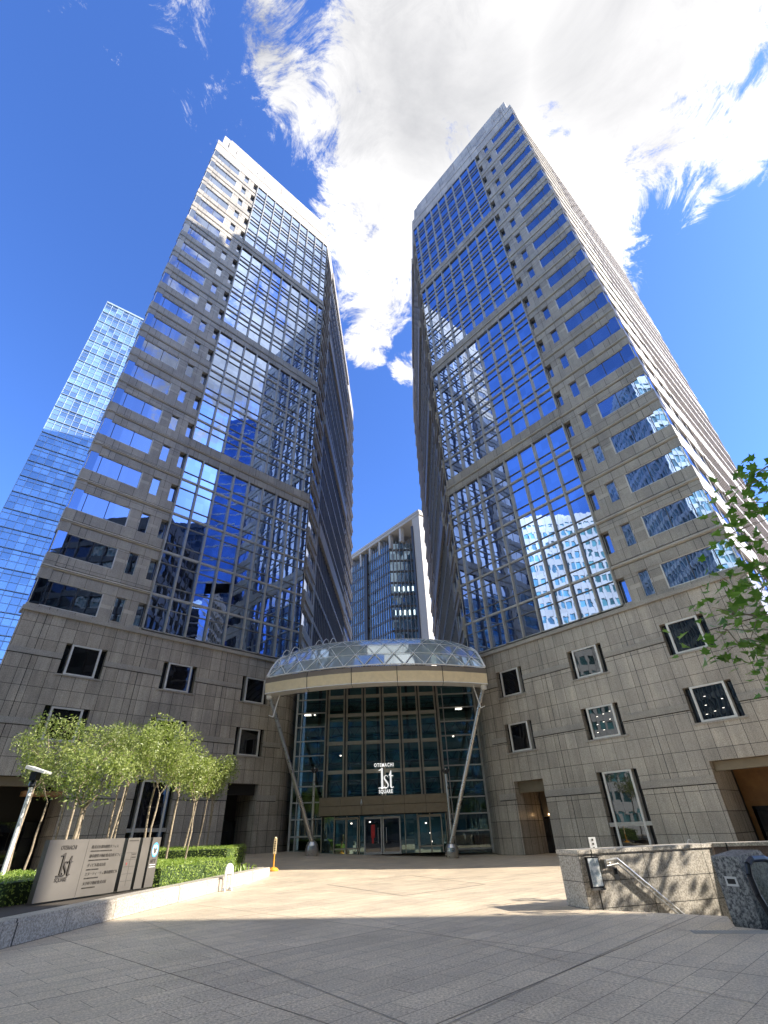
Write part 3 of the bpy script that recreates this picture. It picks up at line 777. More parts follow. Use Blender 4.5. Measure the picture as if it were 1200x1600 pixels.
# ------------------------------------------------------------------ canopy
CX, HWc = -2.5, 9.1
can = thing('entrance_canopy', (CX, 40, 11), 'arched glass canopy with bronze edge beam spanning between the two towers', 'canopy')
CO = (CX, 40, 11)
def cpart(mb, nm, mats, parent=can, **k): return mb.build(nm, mats, parent, CO, **k)
def yfront(t): return 40.0-1.5*(1-t*t)            # t -1..1
NS = 10
BRL = simple('bounce_lit_bronze', (.80, .69, .48), .42, .05, .08)  # lower beam facet coloured paler to stand for light bounced off the ground
ul, uu, lip, lip2 = MB(), MB(), MB(), MB()
def ring(t):
    x = CX+HWc*t; y = yfront(t); zl = 11.42; c = .12*(1-t*t)
    return [(x, y+.10, zl+c), (x, y-.12, zl+.72+c*1.4), (x, y+.16, zl+1.16+c*1.8), (x, y+1.2, zl+1.25+c*1.8), (x, y+1.2, zl+c), (x, y-.02, zl-.09+c), (x, y+1.2, zl-.09+c)]
for i in range(NS):
    t0 = -1+2*i/NS; t1 = -1+2*(i+1)/NS
    gap = .002
    a, b = ring(t0+(gap if i % 2 == 0 else 0)), ring(t1-(gap if i % 2 == 1 else 0))
    ul.face([a[0], b[0], b[1], a[1]]); uu.face([a[1], b[1], b[2], a[2]]); lip.face([a[2], b[2], b[3], a[3]]); lip2.face([a[5], b[5], b[0], a[0]]); lip2.face([a[6], b[6], b[5], a[5]]); 
    if i % 2 == 1 and i < NS-1:
        s0 = ring(t1)
        for (p, q_) in ((0, 1), (1, 2)):
            P = s0[p], s0[q_]
            uu.face([(P[0][0]-.03, P[0][1]-.006, P[0][2]), (P[0][0]+.03, P[0][1]-.006, P[0][2]), (P[1][0]+.03, P[1][1]-.006, P[1][2]), (P[1][0]-.03, P[1][1]-.006, P[1][2])], None, 1)
for t in (-1, 1):
    a = ring(t); uu.face([a[0], a[1], a[2], a[3], a[4]] if t > 0 else [a[4], a[3], a[2], a[1], a[0]])
eb = cpart(ul, 'edge_beam', BRL); cpart(uu, 'upper_fascia', [BRZ, DARK], eb); cpart(lip, 'gutter_lip', WHT, eb); cpart(lip2, 'soffit_trim', WHT, eb)
# vault surface
PROF = [(0.2, 12.64), (.9, 13.85), (2.0, 15.1), (3.6, 16.15), (5.6, 16.85), (8.2, 17.25), (11.5, 17.4)]
def vs(t, k):
    dy, z = PROF[k]; y0 = yfront(t); f = k/(len(PROF)-1)
    hw = HWc-.05-.6*min(1, f*1.6)
    x = CX+hw*t
    e = abs(t)**5
    z = z-(z-12.64)*.24*e + .12*(1-t*t)*1.8*(1-f)
    y = y0*(1-f)+(39.6)*f+dy
    return (x, y, z)
vg = MB(); NT = 22; NK = len(PROF)-1
for i in range(NT):
    for k in range(NK):
        t0, t1 = -1+2*i/NT, -1+2*(i+1)/NT
        vg.face([vs(t0, k), vs(t1, k), vs(t1, k+1), vs(t0, k+1)])
cpart(vg, 'glass_vault', VG, merge=True)
lat = MB()
up_ = lambda p, d=.05: (p[0], p[1]-d, p[2]+d)
for k in range(NK+1):
    for i in range(NT): lat.tube(up_(vs(-1+2*i/NT, k)), up_(vs(-1+2*(i+1)/NT, k)), .02 if k else .05, n=5)
for i in range(0, NT, 2):
    t0, tm, t1 = -1+2*i/NT, -1+2*(i+1)/NT, -1+2*(i+2)/NT
    for k in range(NK):
        if k % 2 == 0:
            lat.tube(up_(vs(t0, k)), up_(vs(tm, k+1)), .04 if k == 0 else .022, n=5); lat.tube(up_(vs(t1, k)), up_(vs(tm, k+1)), .04 if k == 0 else .022, n=5)
        else:
            lat.tube(up_(vs(tm, k)), up_(vs(t0, k+1)), .026, n=5); lat.tube(up_(vs(tm, k)), up_(vs(t1, k+1)), .026, n=5)
cpart(lat, 'lattice', WHT)
# end ribs and maintenance arches
for t in (-1, 1):
    er = MB()
    for k in range(NK): er.tube(up_(vs(t, k), .08), up_(vs(t, k+1), .08), .09, n=6)
    cpart(er, 'end_rib', WHT)
for j, t in enumerate((-.93, -.84, -.66, -.58, -.5)):
    arch = MB(); pts = []
    for k in range(6):
        f = k/5; p = vs(t, 1 if j < 2 else 3); q = vs(t, 3 if j < 2 else 5)
        b = [p[i_]*(1-f)+q[i_]*f for i_ in range(3)]; b[2] += .65*math.sin(math.pi*f)+.1; b[1] -= .3*math.sin(math.pi*f); pts.append(tuple(b))
    arch.path(pts, .035, 6); cpart(arch, 'arched_rail', WHT)
arch = MB()
arch.box(-10.4, -8.2, 40.3, 40.42, 13.05, 13.15); arch.box(-10.4, -8.2, 40.25, 40.37, 13.35, 13.41)
for x in (-10.3, -9.5, -8.9, -8.3): arch.box(x, x+.06, 40.3, 40.38, 12.8, 13.4)
cpart(arch, 'maintenance_rail', STL)
# underside trusses seen reflected in the hall glass
for i in range(NT//2+1):
    t = -1+4*i/NT
    tru = MB()
    for k in range(NK-1):
        a = vs(t, k); b = vs(t, k+1); tru.tube((a[0], a[1], a[2]-.35), (b[0], b[1], b[2]-.35), .05, n=5)
    cpart(tru, 'under_rib', MULD)
# V struts, ball feet, lamp masts
feet = []
for s_, bx in ((-1, -7.5), (1, 2.6)):
    by = 42.1; gzv = gz(bx, by)
    tip = (CX+s_*(HWc-.35), yfront(1)+.3, 11.32)
    leg = MB(); leg.tube((bx+s_*-.05, by-.05, gzv+.7), tip, .17, .15, 14); st = cpart(leg, 'strut', STL, smooth=True)
    cl = MB(); cl.lathe([(0, 10.92), (.22, 11.0), (.26, 11.2), (.16, 11.40), (0, 11.40)], tip[0], tip[1], 12); cl.tube((tip[0]-s_*.45, tip[1], 9.6), (tip[0]-s_*.8, tip[1]+.2, 11.35), .05, n=6); cl.tube((tip[0]-s_*.45, tip[1], 9.6), (tip[0]-s_*.1, tip[1], 9.75), .03, n=6)
    cpart(cl, 'clamp', WHT, st)
    ft = MB(); ft.lathe([(.40, gzv-.02), (.46, gzv+.12), (.49, gzv+.38), (.45, gzv+.62), (.33, gzv+.82), (.15, gzv+.93), (0, gzv+.95)], bx, by, 24)
    cpart(ft, 'ball_foot', STL, smooth=True)
    q = thing('lamp_mast', (bx+s_*.12, by+.35, gzv), 'slim metal lamp mast with a small spotlight cluster beside the %s canopy foot' % ('left' if s_ < 0 else 'right'), 'lamp mast', 'lamp masts at the canopy feet')
    pm = MB(); pm.tube((0, 0, 0), (0, 0, 5.3), .11, .10, 12); pm.build('pole', STL, q, smooth=True)
    hd = MB()
    hd.lathe([(.12, 5.3), (.14, 5.36), (.06, 5.45), (0, 5.45)], 0, 0, 12)
    for a in range(4):
        t = math.pi/4+a*math.pi/2; c_, n_ = math.cos(t), math.sin(t); hd.tube((0, 0, 5.4), (.22*c_, .22*n_, 5.45), .025, n=6); hd.tube((.22*c_, .22*n_, 5.42), (.30*c_, .30*n_, 5.62), .06, .075, 8)
    hd.lathe([(.05, 5.45), (.07, 5.55), (0, 5.66)], 0, 0, 10)
    hp = hd.build('spotlight_cluster', MULD, q)
    bl = MB(); bl.lathe([(0, 5.60), (.05, 5.62), (.05, 5.68), (0, 5.71)], 0, 0, 10); bl.build('bulb', WHT, hp)

# ------------------------------------------------------------------ building seen through the gap
e_, n_ = (-.665, .747), (-.747, -.665)
P0 = (7.4, 129.8)
Fb = frame(P0, e_, n_)
rb = thing('office_tower', (P0[0], P0[1], 0), 'distant glass office block with vertical fins, seen in the gap between the towers', 'office tower')
RO = (P0[0], P0[1], 0)
def rp(mb, nm, mats, parent=rb): return mb.build(nm, mats, parent, RO)
CONC = simple('pale_concrete', (.42, .395, .355), .7, 0, .08)
CONCP = simple('pink_concrete', (.36, .29, .25), .7, 0, .1)
m = MB(Fb); m.box(-.4, 62, -22, .6, 87.2, 88.9); m.box(-.45, 62.1, .6, .8, 88.2, 89.0); rp(m, 'roof_slab', CONC)
m = MB(Fb); m.box(0, 3.4, -1.6, .45, 0, 87.2); rp(m, 'end_pier', CONC)
for i in range(10): m = MB(Fb); x = 9.5+i*5.6; m.box(x, x+.9, -1.2, .2, 82, 87.2); rp(m, 'roof_column', CONC)
m = MB(Fb); m.box(3.4, 61, -21, -7, 80, 87.2); rp(m, 'penthouse', CONCP)
glp = [(3.4, -18), (61, -18), (61, 0), (16, 0), (9.2, -8.5), (3.4, -1.5)]
m = MB(Fb); m.prism(glp, 0, 83.9) ; rp(m, 'glass_body', GLR)
m = MB(Fb); fl = MB(Fb)
def seg(p, q, n, off=.1):
    dx, dy = q[0]-p[0], q[1]-p[1]; l = math.hypot(dx, dy); nx, ny = dy/l, -dx/l
    if ny < 0 and True: pass
    return [(p[0]+dx*i/n, p[1]+dy*i/n) for i in range(n+1)], (nx, ny)
for p, q, n in (((61, 0), (16, 0), 38), ((16, 0), (9.2, -8.5), 9), ((9.2, -8.5), (3.4, -1.5), 8)):
    pts_, nv = seg(p, q, n)
    for i, (x, y) in enumerate(pts_):
        hgt = 84.9 + (.8 if i % 3 == 0 else 0)
        r_ = .45 if (i*7) % 13 == 5 else .16
        m.box(x-.08, x+.08, y-.05, y+.30, 0, hgt)
    for k in range(21):
        z = 4.05*k
        a, b = p, q
        dx, dy = b[0]-a[0], b[1]-a[1]; l = math.hypot(dx, dy); nx, ny = -dy/l*.12*-1, dx/l*.12*-1
        P = [(a[0]+nx, a[1]+ny), (b[0]+nx, b[1]+ny)]
        fl.face([(P[0][0], P[0][1]+.02, z), (P[0][0], P[0][1]+.02, z+.7), (P[1][0], P[1][1]+.02, z+.7), (P[1][0], P[1][1]+.02, z)])
FIN = simple('grey_fin', (.30, .31, .32), .4, .3)
rp(m, 'facade_fin', FIN); rp(fl, 'floor_band', MULD)
m = MB(Fb); m.box(27.6, 28.8, .3, .9, 0, 85); m.box(48, 48.8, .3, .9, 0, 85); m.box(3.1, 3.9, .3, .7, 0, 84.5); rp(m, 'dark_pilaster', MULD)
m = MB(Fb)
for k in (12, 13, 16, 17, 9): 
    pass
for i in range(7):
    x = 15.3-i*.95; y = -1.0-i*1.15; m.box(x-.2, x+.2, y-.0, y+.25, 4.05*16+1.4, 4.05*16+3.0); m.box(x-.2, x+.2, y-.0, y+.25, 4.05*14+1.4, 4.05*14+3.0)
rp(m, 'lit_window', emis('office_light', (.75, .95, 1), .75))

# ------------------------------------------------------------------ blue glass tower behind on the left
d0 = 110
PB = (-.7254*d0, .6884*d0)
eB = (math.sin(R(50)), math.cos(R(50))); nB = (eB[1], -eB[0])
FB = frame(PB, eB, nB)
bt = thing('office_tower', (PB[0], PB[1], 0), 'pale blue all-glass tower rising behind the left granite tower', 'office tower')
BO = (PB[0], PB[1], 0); ZB = 130.5
def bp(mb, nm, mats, parent=bt): return mb.build(nm, mats, parent, BO)
m = MB(FB); m.box(0, 40, -30, 0, 0, ZB); bp(m, 'glass_body', GLB)
m = MB(FB)
for i in range(27): x = i*1.5; m.box(x-.05, x+.05, 0, .14, 0, ZB)
PALE = simple('pale_blue_metal', (.42, .50, .58), .35, .5)
bp(m, 'mullion', PALE)
m = MB(FB)
for k in range(31):
    z = ZB-4.2*k
    m.box(-.05, 40, .0, .25, z-.22, z-.10, 0); m.box(0, 40, .0, .10, z-1.2, z-1.08); m.box(0, 40, .0, .08, z-2.7, z-2.62)
bp(m, 'floor_band', [PALE, MULD])
m = MB(FB); m.box(-.1, 40, -30, .1, ZB, ZB+.5); bp(m, 'roof_edge', PALE)

# ------------------------------------------------------------------ buildings across the street (they shade the plaza and stand in the glass)
def block(x0, x1, y0, y1, H, wallm, glassm, label, fh=4.0, bay=1.8, fin=False, rz=0):
    cx, cy = (x0+x1)/2, (y0+y1)/2
    rt_ = thing('office_tower', (cx, cy, 0), label, 'office tower', 'towers standing round the plaza')
    m = MB(); m.box(x0, x1, y0, y1, 0, H); m.build('glass_body', glassm, rt_, (cx, cy, 0))
    m = MB()
    nf = int(H/fh)
    for k in range(nf+1):
        z = k*fh; m.box(x0-.25, x1+.25, y0-.25, y1+.25, z, z+(1.3 if not fin else 1.9))
    m.box(x0-.3, x1+.3, y0-.3, y1+.3, H-1.5, H+1.2)
    m.build('spandrel_wall', wallm, rt_, (cx, cy, 0))
    m = MB()
    for a, b, c, d, ax in ((x0, x1, y0, y1, 0), (y0, y1, x0, x1, 1)):
        n = int((b-a)/bay)
        for i in range(n+1):
            t = a+i*(b-a)/n
            for s_, o in ((c, -1), (d, 1)):
                w_ = .12 if not fin else .33
                if ax == 0: m.box(t-w_, t+w_, s_, s_+o*.45, 0, H+(2 if fin else 0))
                else: m.box(s_, s_+o*.45, t-w_, t+w_, 0, H+(2 if fin else 0))
    m.build('pier', wallm, rt_, (cx, cy, 0))
    return rt_
TANS = simple('sand_stone', (.32, .28, .20), .8, 0, .1)
WHS = simple('white_stone', (.44, .46, .47), .6, 0, .06)
GLP = mirror_glass('pale_teal_glass', (.6, .8, .84), (.22, .38, .42), .16, (1.6, 2.0), .03, .5)
TEA = simple('white_teal_metal', (.62, .70, .70), .4, .1, .06)
block(34, 52, -70, 7.6, 62, simple('dark_stone', (.06, .058, .055), .6), GLD, 'dark stone office tower across the side street whose shadow falls over the near paving', bay=3)
shade_tower = thing('office_tower', (74, 3, 0), 'unseen tower with a raised upper block, added to cast shade on the left granite tower', 'office tower', 'towers standing round the plaza')  # added out of view; the raised block keeps sun off the left tower
m = MB(); m.box(70, 78, 1, 4.3, 0, 131); m.box(70.01, 77.99, 4.3, 22.5, 64, 130.98); m.build('glass_body', GLS, shade_tower, (74, 3, 0))
m = MB()
for k in range(33):
    z = 4*k
    m.box(69.9, 78.1, .9, 4.4 if z < 64 else 22.55, z, z+.4)
m.build('spandrel_wall', MUL, shade_tower, (74, 3, 0))
block(-45, 28, -80, -46, 66, simple('grey_stone', (.30, .33, .31), .7), GLT, 'unseen grey stone block behind the viewer, added to darken the glass reflections', bay=3)  # added behind the camera so the entrance glass mirrors less bright sky
block(120, 150, -62, -5.5, 117, simple('navy_metal', (.05, .065, .09), .5), GLD, 'dark blue office tower far along the side street', bay=3)
block(95, 117, -45, -3.5, 74, TANS, GLD, 'sand coloured office block standing before the dark blue tower', fh=3.8, bay=2.4)
block(-130, -84, -8, 26, 84, WHS, GLT, 'white finned office tower off to the left of the plaza', fin=True, bay=1.9)
block(-84, -46, -62, -14, 108, TEA, GLP, 'teal glass office tower behind the viewer on the left', fh=3.6, bay=1.6)

# ------------------------------------------------------------------ planter, hedge, trees
pl = thing('stone_planter', (-10, 20, 0), 'long low granite planter wall edging the hedge on the left', 'planter')
def curb(mb, P, w, z0, z1, mat=0):
    for (a, b) in zip(P, P[1:]):
        d = Vector((b[0]-a[0], b[1]-a[1])); l = d.length; d.normalize(); f = frame(a, d, (-d.y, d.x)); sub = MB(f)
        sub.box(0, l, 0, w, z0, z1, mat)
        k = len(mb.v); mb.v += sub.v; mb.f += [[i+k for i in ff] for ff in sub.f]; mb.m += sub.m; mb.uv += sub.uv
m = MB(); curb(m, [(-8.3, 2), (-7.95, 11.6), (-7.05, 28.4)], .42, -.1, .36); m.build('front_wall', GRC, pl, (-10, 20, 0))
m = MB(); curb(m, [(-8.33, 2), (-7.98, 11.6), (-7.08, 28.44)], .50, .362, .42); m.build('coping', GRC, pl, (-10, 20, 0))
m = MB(); m.box(-12.2, -7.5, 28.45, 28.85, -.1, .42); m.build('end_wall', GRC, pl, (-10, 20, 0))
m = MB(); m.face([(-24, 2, .33), (-8.6, 2, .33), (-8.2, 11.6, .33), (-7.35, 28.4, .33), (-24, 28.4, .33)]); m.face([(-22, 28.9, .35), (-9, 28.9, .35), (-12.5, 41.5, .6), (-16, 38, .6)]); m.build('soil_bed', SOIL, pl, (-10, 20, 0))

def leaf_quads(mb, c, n, rad, size, flat=1.0, lobes=False):
    for _ in range(n):
        while True:
            p = Vector((random.uniform(-1, 1), random.uniform(-1, 1), random.uniform(-1, 1)))
            if p.length < 1: break
        p = Vector(c)+Vector((p.x*rad, p.y*rad, p.z*rad*flat))
        leaf(mb, p, size*random.uniform(.7, 1.25))
def leaf(mb, p, s, lobes=False, nrm=None):
    nv = nrm or Vector((random.gauss(0, 1), random.gauss(0, 1), random.gauss(.6, 1)))
    nv = nv.normalized(); a = nv.orthogonal().normalized(); b = nv.cross(a)
    t = random.uniform(0, 6.28); a, b = a*math.cos(t)+b*math.sin(t), b*math.cos(t)-a*math.sin(t)
    if not lobes:
        P = [p-a*s*.5, p+b*s*.2+nv*s*.08, p+a*s*.5, p-b*s*.2+nv*s*.08]
    else:
        L = [(0, -.42), (.12, -.30), (.46, -.28), (.30, -.06), (.55, .16), (.26, .16), (.20, .30), (0, .62), (-.20, .30), (-.26, .16), (-.55, .16), (-.30, -.06), (-.46, -.28), (-.12, -.30)]
        P = [p+a*x*s+b*y*s+nv*(abs(x)*.25*s) for x, y in L]
    mb.face(P, [(0, 0)]*len(P), 0, True)

def hedge(P, z0, z1, label, n, name='hedge'):
    """P = corner points of the plan, ccw"""
    cx = sum(p[0] for p in P)/len(P); cy = sum(p[1] for p in P)/len(P)
    t = thing(name, (cx, cy, z0), label, 'hedge', 'clipped hedges in the planter')
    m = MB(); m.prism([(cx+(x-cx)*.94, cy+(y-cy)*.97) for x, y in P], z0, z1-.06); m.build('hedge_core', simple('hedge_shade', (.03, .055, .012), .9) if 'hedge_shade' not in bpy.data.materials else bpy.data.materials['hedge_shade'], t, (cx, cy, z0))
    m = MB(); tl = 0; E = []
    for a, b in zip(P, P[1:]+P[:1]): l = math.dist(a, b); E.append((a, b, l)); tl += l*(z1-z0)
    xs_ = [p[0] for p in P]; ys_ = [p[1] for p in P]; area = (max(xs_)-min(xs_))*(max(ys_)-min(ys_))
    def inside(x, y):
        return all((b[0]-a[0])*(y-a[1])-(b[1]-a[1])*(x-a[0]) > 0 for a, b, _ in E)
    nt_ = int(n*area/(area+tl))
    for _ in range(nt_):
        x, y = random.uniform(min(xs_), max(xs_)), random.uniform(min(ys_), max(ys_))
        if inside(x, y): leaf(m, Vector((x, y, z1+random.gauss(0, .035)+.05*math.sin(x*3.1)*math.sin(y*2.3))), random.uniform(.05, .10), nrm=Vector((random.gauss(0, .7), random.gauss(0, .7), 1)))
    for _ in range(n-nt_):
        a, b, l = random.choices(E, [e[2] for e in E])[0]; f = random.random(); nx, ny = (b[1]-a[1])/l, -(b[0]-a[0])/l; o = random.gauss(0, .03)
        leaf(m, Vector((a[0]+(b[0]-a[0])*f+nx*o, a[1]+(b[1]-a[1])*f+ny*o, random.uniform(z0, z1))), random.uniform(.05, .10), nrm=Vector((nx*1.0+random.gauss(0, .6), ny+random.gauss(0, .6), .4+random.gauss(0, .5))))
    m.build('hedge_leaves', HEDG, t, (cx, cy, z0))
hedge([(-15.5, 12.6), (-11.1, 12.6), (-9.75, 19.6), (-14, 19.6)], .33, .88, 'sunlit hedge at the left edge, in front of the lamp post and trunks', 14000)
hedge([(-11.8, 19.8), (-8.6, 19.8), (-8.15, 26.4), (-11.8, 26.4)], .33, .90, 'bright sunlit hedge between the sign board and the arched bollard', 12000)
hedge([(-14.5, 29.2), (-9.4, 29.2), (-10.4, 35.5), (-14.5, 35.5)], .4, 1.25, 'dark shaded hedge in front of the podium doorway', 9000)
# low tufts at the planter's far end
tf = thing('ground_plant', (-8.2, 27.4, .36), 'low pale green tuft plants at the far corner of the planter', 'plant')
m = MB()
for _ in range(60):
    b = Vector((random.uniform(-8.9, -7.7), random.uniform(26.6, 28.2), .36)); d = Vector((random.gauss(0, .3), random.gauss(0, .3), 1)).normalized(); s_ = Vector((d.y, -d.x, 0)).normalized()*.03 if abs(d.x)+abs(d.y) > .01 else Vector((.03, 0, 0)); l = random.uniform(.15, .38)
    m.face([b-s_, b+s_, b+d*l*.7+s_*.8+Vector((0, 0, 0)), b+d*l+Vector((d.x, d.y, -.1))*.15], [(0, 0)]*4, 0, True)
m.build('leaf_blades', HEDG, tf, (-8.2, 27.4, .36))

def young_tree(x, y, z0, H, label, crown=1.0, lean=(0, 0), dens=1.0, th=.055, fork=.62):
    t = thing('slender_tree', (x, y, z0), label, 'tree', 'slender trees in the planter')
    m = MB(); tips = []
    def limb(p, d, L, r, depth):
        n = 5 if depth == 0 else 3
        for i in range(n):
            q = p+d*(L/n); q += Vector((random.gauss(0, 1), random.gauss(0, 1), 0))*(.035 if depth == 0 else .05)
            r_ = r*(1-.35/n*(1 if depth == 0 else 1.6))
            m.tube(p, q, r, r_, 7 if depth == 0 else 5, caps=False); p = q; r = r_
            if depth == 1 and i > 0: tips.append((p, .6))
        if depth >= 2: tips.append((p, 1)); return
        k = random.choice((3, 4)) if depth == 0 else random.choice((2, 3))
        for j in range(k):
            a = random.uniform(0, 6.28)+j*6.28/k; sp = random.uniform(.35, .85)
            nd = (d*.9+Vector((math.cos(a)*sp, math.sin(a)*sp, random.uniform(.0, .35)))).normalized()
            limb(p, nd, L*(.42 if depth == 0 else .62)*random.uniform(.75, 1.15), r*.62, depth+1)
    d0_ = Vector((lean[0], lean[1], 1)).normalized()
    limb(Vector((x, y, z0-.05)), d0_, H*fork, th, 0)
    m.build('trunk', BARK, t, (x, y, z0))
    m = MB()
    for p, w in tips:
        leaf_quads(m, p, int(130*w*dens), .60*crown, .145, .75)
    m.build('crown', random.choice((LEAF, LEAF, LEAF2)), t, (x, y, z0))
    return t
TL = [(-15.9, 23.4, 4.9, 'leaning'), (-16.2, 25.6, 5.3, ''), (-15.6, 22.0, 5.6, ''), (-11.5, 18.6, 4.6, 'big'), (-14.4, 24.0, 6.0, ''), (-13.8, 22.3, 5.6, ''), (-13.3, 24.8, 6.2, ''),
      (-12.6, 23.2, 5.6, ''), (-12.2, 25.4, 5.7, ''), (-11.4, 24.2, 5.2, ''), (-11.6, 26.8, 5.4, ''), (-12.7, 31.4, 5.0, ''), (-12.3, 32.2, 5.3, ''), (-12.1, 33.3, 5.2, ''), (-12.5, 34.6, 5.0, ''),(-14.9, 27.2, 6.3, ''), (-10.2, 25.4, 4.6, 'low')]
lab = ['slender tree at the far left of the planter, leaning behind the lamp post', 'slender tree just right of the lamp post, crown against the stone wall', 'slender tree with sunlit mottled trunk beside the lamp post',
       'slender tree with the thickest smooth forked trunk, nearest the sign board', 'tall slender tree whose trunk rises behind the left end of the sign board', 'slender tree behind the first panel of the sign board',
       'tallest slender tree, behind the middle of the sign board', 'slender tree behind the lettered panel of the sign board', 'slender tree behind the right half of the sign board', 'slender tree rising behind the blue ring emblem panel',
       'slender tree just right of the sign board in front of the tall window', 'first shaded slender tree right of the sunlit ones', 'second shaded slender tree, before the granite wall', 'third shaded slender tree, near the dark doorway', 'last shaded slender tree beside the dark doorway',
       'tall slender tree set back against the podium wall', 'low slender tree with drooping leaf clusters in front of the tall window']
for (x, y, H, k), lb in zip(TL, lab):
    H *= .99
    z0 = .33 if y < 28.4 else .45
    young_tree(x, y, z0, H, lb, 1.05 if y < 28 else .9, (random.uniform(-.05, .08), random.uniform(-.04, .04)), 1.0 if y < 28 else 1.1, .085 if k == 'big' else random.uniform(.045, .06), .5 if k == 'big' else .6)

# ------------------------------------------------------------------ lamp post, sign board, bollards, cone post
lp = thing('lamp_post', (-13.05, 18.2, .33), 'white lamp post with a dark box lantern standing behind the hedge', 'lamp post')
m = MB(); m.tube((0, 0, 0), (0, 0, 2.95), .068, .058, 16); m.lathe([(.16, 0), (.16, .03), (.1, .06)], 0, 0, 16); m.build('pole', WHT, lp, smooth=False)
m = MB(); m.lathe([(.07, 2.95), (.10, 3.0), (.10, 3.12), (.05, 3.16), (.05, 3.28)], 0, 0, 12); m.box(-.10, .12, -.12, .12, 3.16, 3.42)
hd = m.build('lamp_head', BLK, lp)
m = MB()
P = [(-.30, 3.52), (.42, 3.34), (.45, 3.40), (-.28, 3.62)]
m.face([(x, -.22, z) for x, z in P]); m.face([(x, .22, z) for x, z in reversed(P)])
for i in range(4):
    a, b = P[i], P[(i+1) % 4]; m.face([(a[0], -.22, a[1]), (a[0], .22, a[1]), (b[0], .22, b[1]), (b[0], -.22, b[1])])
m.build('hood', WHT, hd)

# sign board: four metal slabs on the planter coping
sx, sy = Vector((-9.9, 15.25)), Vector((-8.75, 19.55))
sd_ = (sy-sx).normalized(); sn = Vector((sd_.y, -sd_.x)); LS = (sy-sx).length
sb = thing('sign_board', (sx.x, sx.y, .36), 'long row of pale metal sign slabs with building name and blue ring emblem', 'sign board')
Fs = frame(sx, sd_, sn)
SBM = simple('brushed_sign_metal', (.135, .122, .105), .42, .35, .1, .5, 1.2)
INK = simple('dark_lettering', (.03, .025, .02), .5)
SW = LS
slabs = [(0, .62*SW), (.655*SW, .775*SW), (.805*SW, .885*SW), (.91*SW, SW)]
for i, (a, b) in enumerate(slabs):
    m = MB(Fs); m.box(a, b, -.16, 0, .38, 1.73)
    sl = m.build('sign_slab', SBM, sb, (sx.x, sx.y, .36))
    if i == 0:
        w = .30*SW
        m = MB(Fs); m.box(w-.006, w+.006, 0, .003, .40, 1.72); m.build('panel_joint', INK, sl, (sx.x, sx.y, .36))
ang = math.atan2(sd_.y, sd_.x)
def sign_text(txt, u, z, size, sxx=1, bold=0, mat=INK, name='lettering', align='LEFT', shear=0):
    me = text_mesh(txt, size, sxx, bold, .006, align)
    p = Fs(u, .004, z)-Vector((sx.x, sx.y, .36))
    return put_text(name, me, mat, sb, Matrix.Translation(p) @ Matrix.Rotation(ang, 4, 'Z') @ RX)
m = MB(); glyph_1st(m, .52, 0, 0, .03)
me_v = [tuple(Fs(.155*SW+v[0], .035-v[1], .90+v[2])) for v in m.v]; m.v = me_v; m.build('figure_1st', INK, sb, (sx.x, sx.y, .36))
sign_text('OTEMACHI', .155*SW, 1.50, .13, .8, .004, name='word_otemachi', align='CENTER')
sign_text('SQUARE', .155*SW, .78, .13, .8, .004, name='word_square', align='CENTER')
rows_ = [('株式会社都市開発オフィス', 'OTEMACHI OFFICE MANAGEMENT CO., LTD.', 1.50), ('都市開発不動産株式会社オフィス', 'URBAN REAL ESTATE DEVELOPMENT LTD.', 1.28), ('ダイビル株式会社', 'DAIBIRU CORPORATION', 1.06), ('エヌ・ティ・ティ都市開発ビル', 'NTT URBAN DEVELOPMENT', .86), ('大手町不動産株式会社', 'OTEMACHI FUDOSAN CO.', .64)]
for jp, en, z in rows_:
    sign_text(jp, .335*SW, z, .088, 1, 0); sign_text(en, .335*SW, z-.085, .044, .92, 0)
# directory grid on second slab
m = MB(Fs); a, b = slabs[1]
mid = (a+b)/2
for z in (.62, .80, .98, 1.16, 1.34): m.box(a+.03, b-.03, 0, .003, z-.004, z+.004)
m.box(mid-.004, mid+.004, 0, .003, .50, 1.34)
m.box(mid+.03, b-.05, .003, .006, 1.28, 1.31); m.box(mid+.03, b-.05, .003, .006, 1.20, 1.23); m.box(a+.06, b-.06, 0, .003, 1.64, 1.67)
dg = m.build('directory_grid', INK, sb, (sx.x, sx.y, .36))
sign_text('Y', a+.10, 1.02, .09, 1, .002, mat=RED, name='red_mark')
# blue ring emblem
CY = simple('sky_blue_paint', (.08, .36, .72), .4, 0, .04); WHP = simple('white_paint', (.85, .88, .9), .4, 0, .03)
a, b = slabs[3]; cu_, cz_ = (a+b)/2, 1.38
m = MB(Fs)
def ringpoly(mb, cu, cz, ro, ri, y, mat, n=32, e=1.35):
    for i in range(n):
        t0, t1 = 2*math.pi*i/n, 2*math.pi*(i+1)/n
        mb.face([(cu+ri*math.cos(t0), y, cz+ri*e*math.sin(t0)), (cu+ro*math.cos(t0), y, cz+ro*e*math.sin(t0)), (cu+ro*math.cos(t1), y, cz+ro*e*math.sin(t1)), (cu+ri*math.cos(t1), y, cz+ri*e*math.sin(t1))], None, mat)
ringpoly(m, cu_, cz_, .150, .112, .008, 0); ringpoly(m, cu_, cz_, .112, .085, .008, 1)
ringpoly(m, cu_, cz_+.10, .05, .028, .010, 0, 20, 1.5); ringpoly(m, cu_, cz_+.085, .028, .016, .010, 1, 16, 1.3)
m.build('ring_emblem', [CY, WHP], sb, (sx.x, sx.y, .36))
sign_text('NTT', cu_, 1.03, .13, .95, .004, name='word_ntt', align='CENTER')
m = MB(Fs); m.box(a+.05, b-.06, 0, .004, .97, .98); m.box(a+.05, b-.06, 0, .004, .91, .92); m.build('underline', WHP, sb, (sx.x, sx.y, .36))

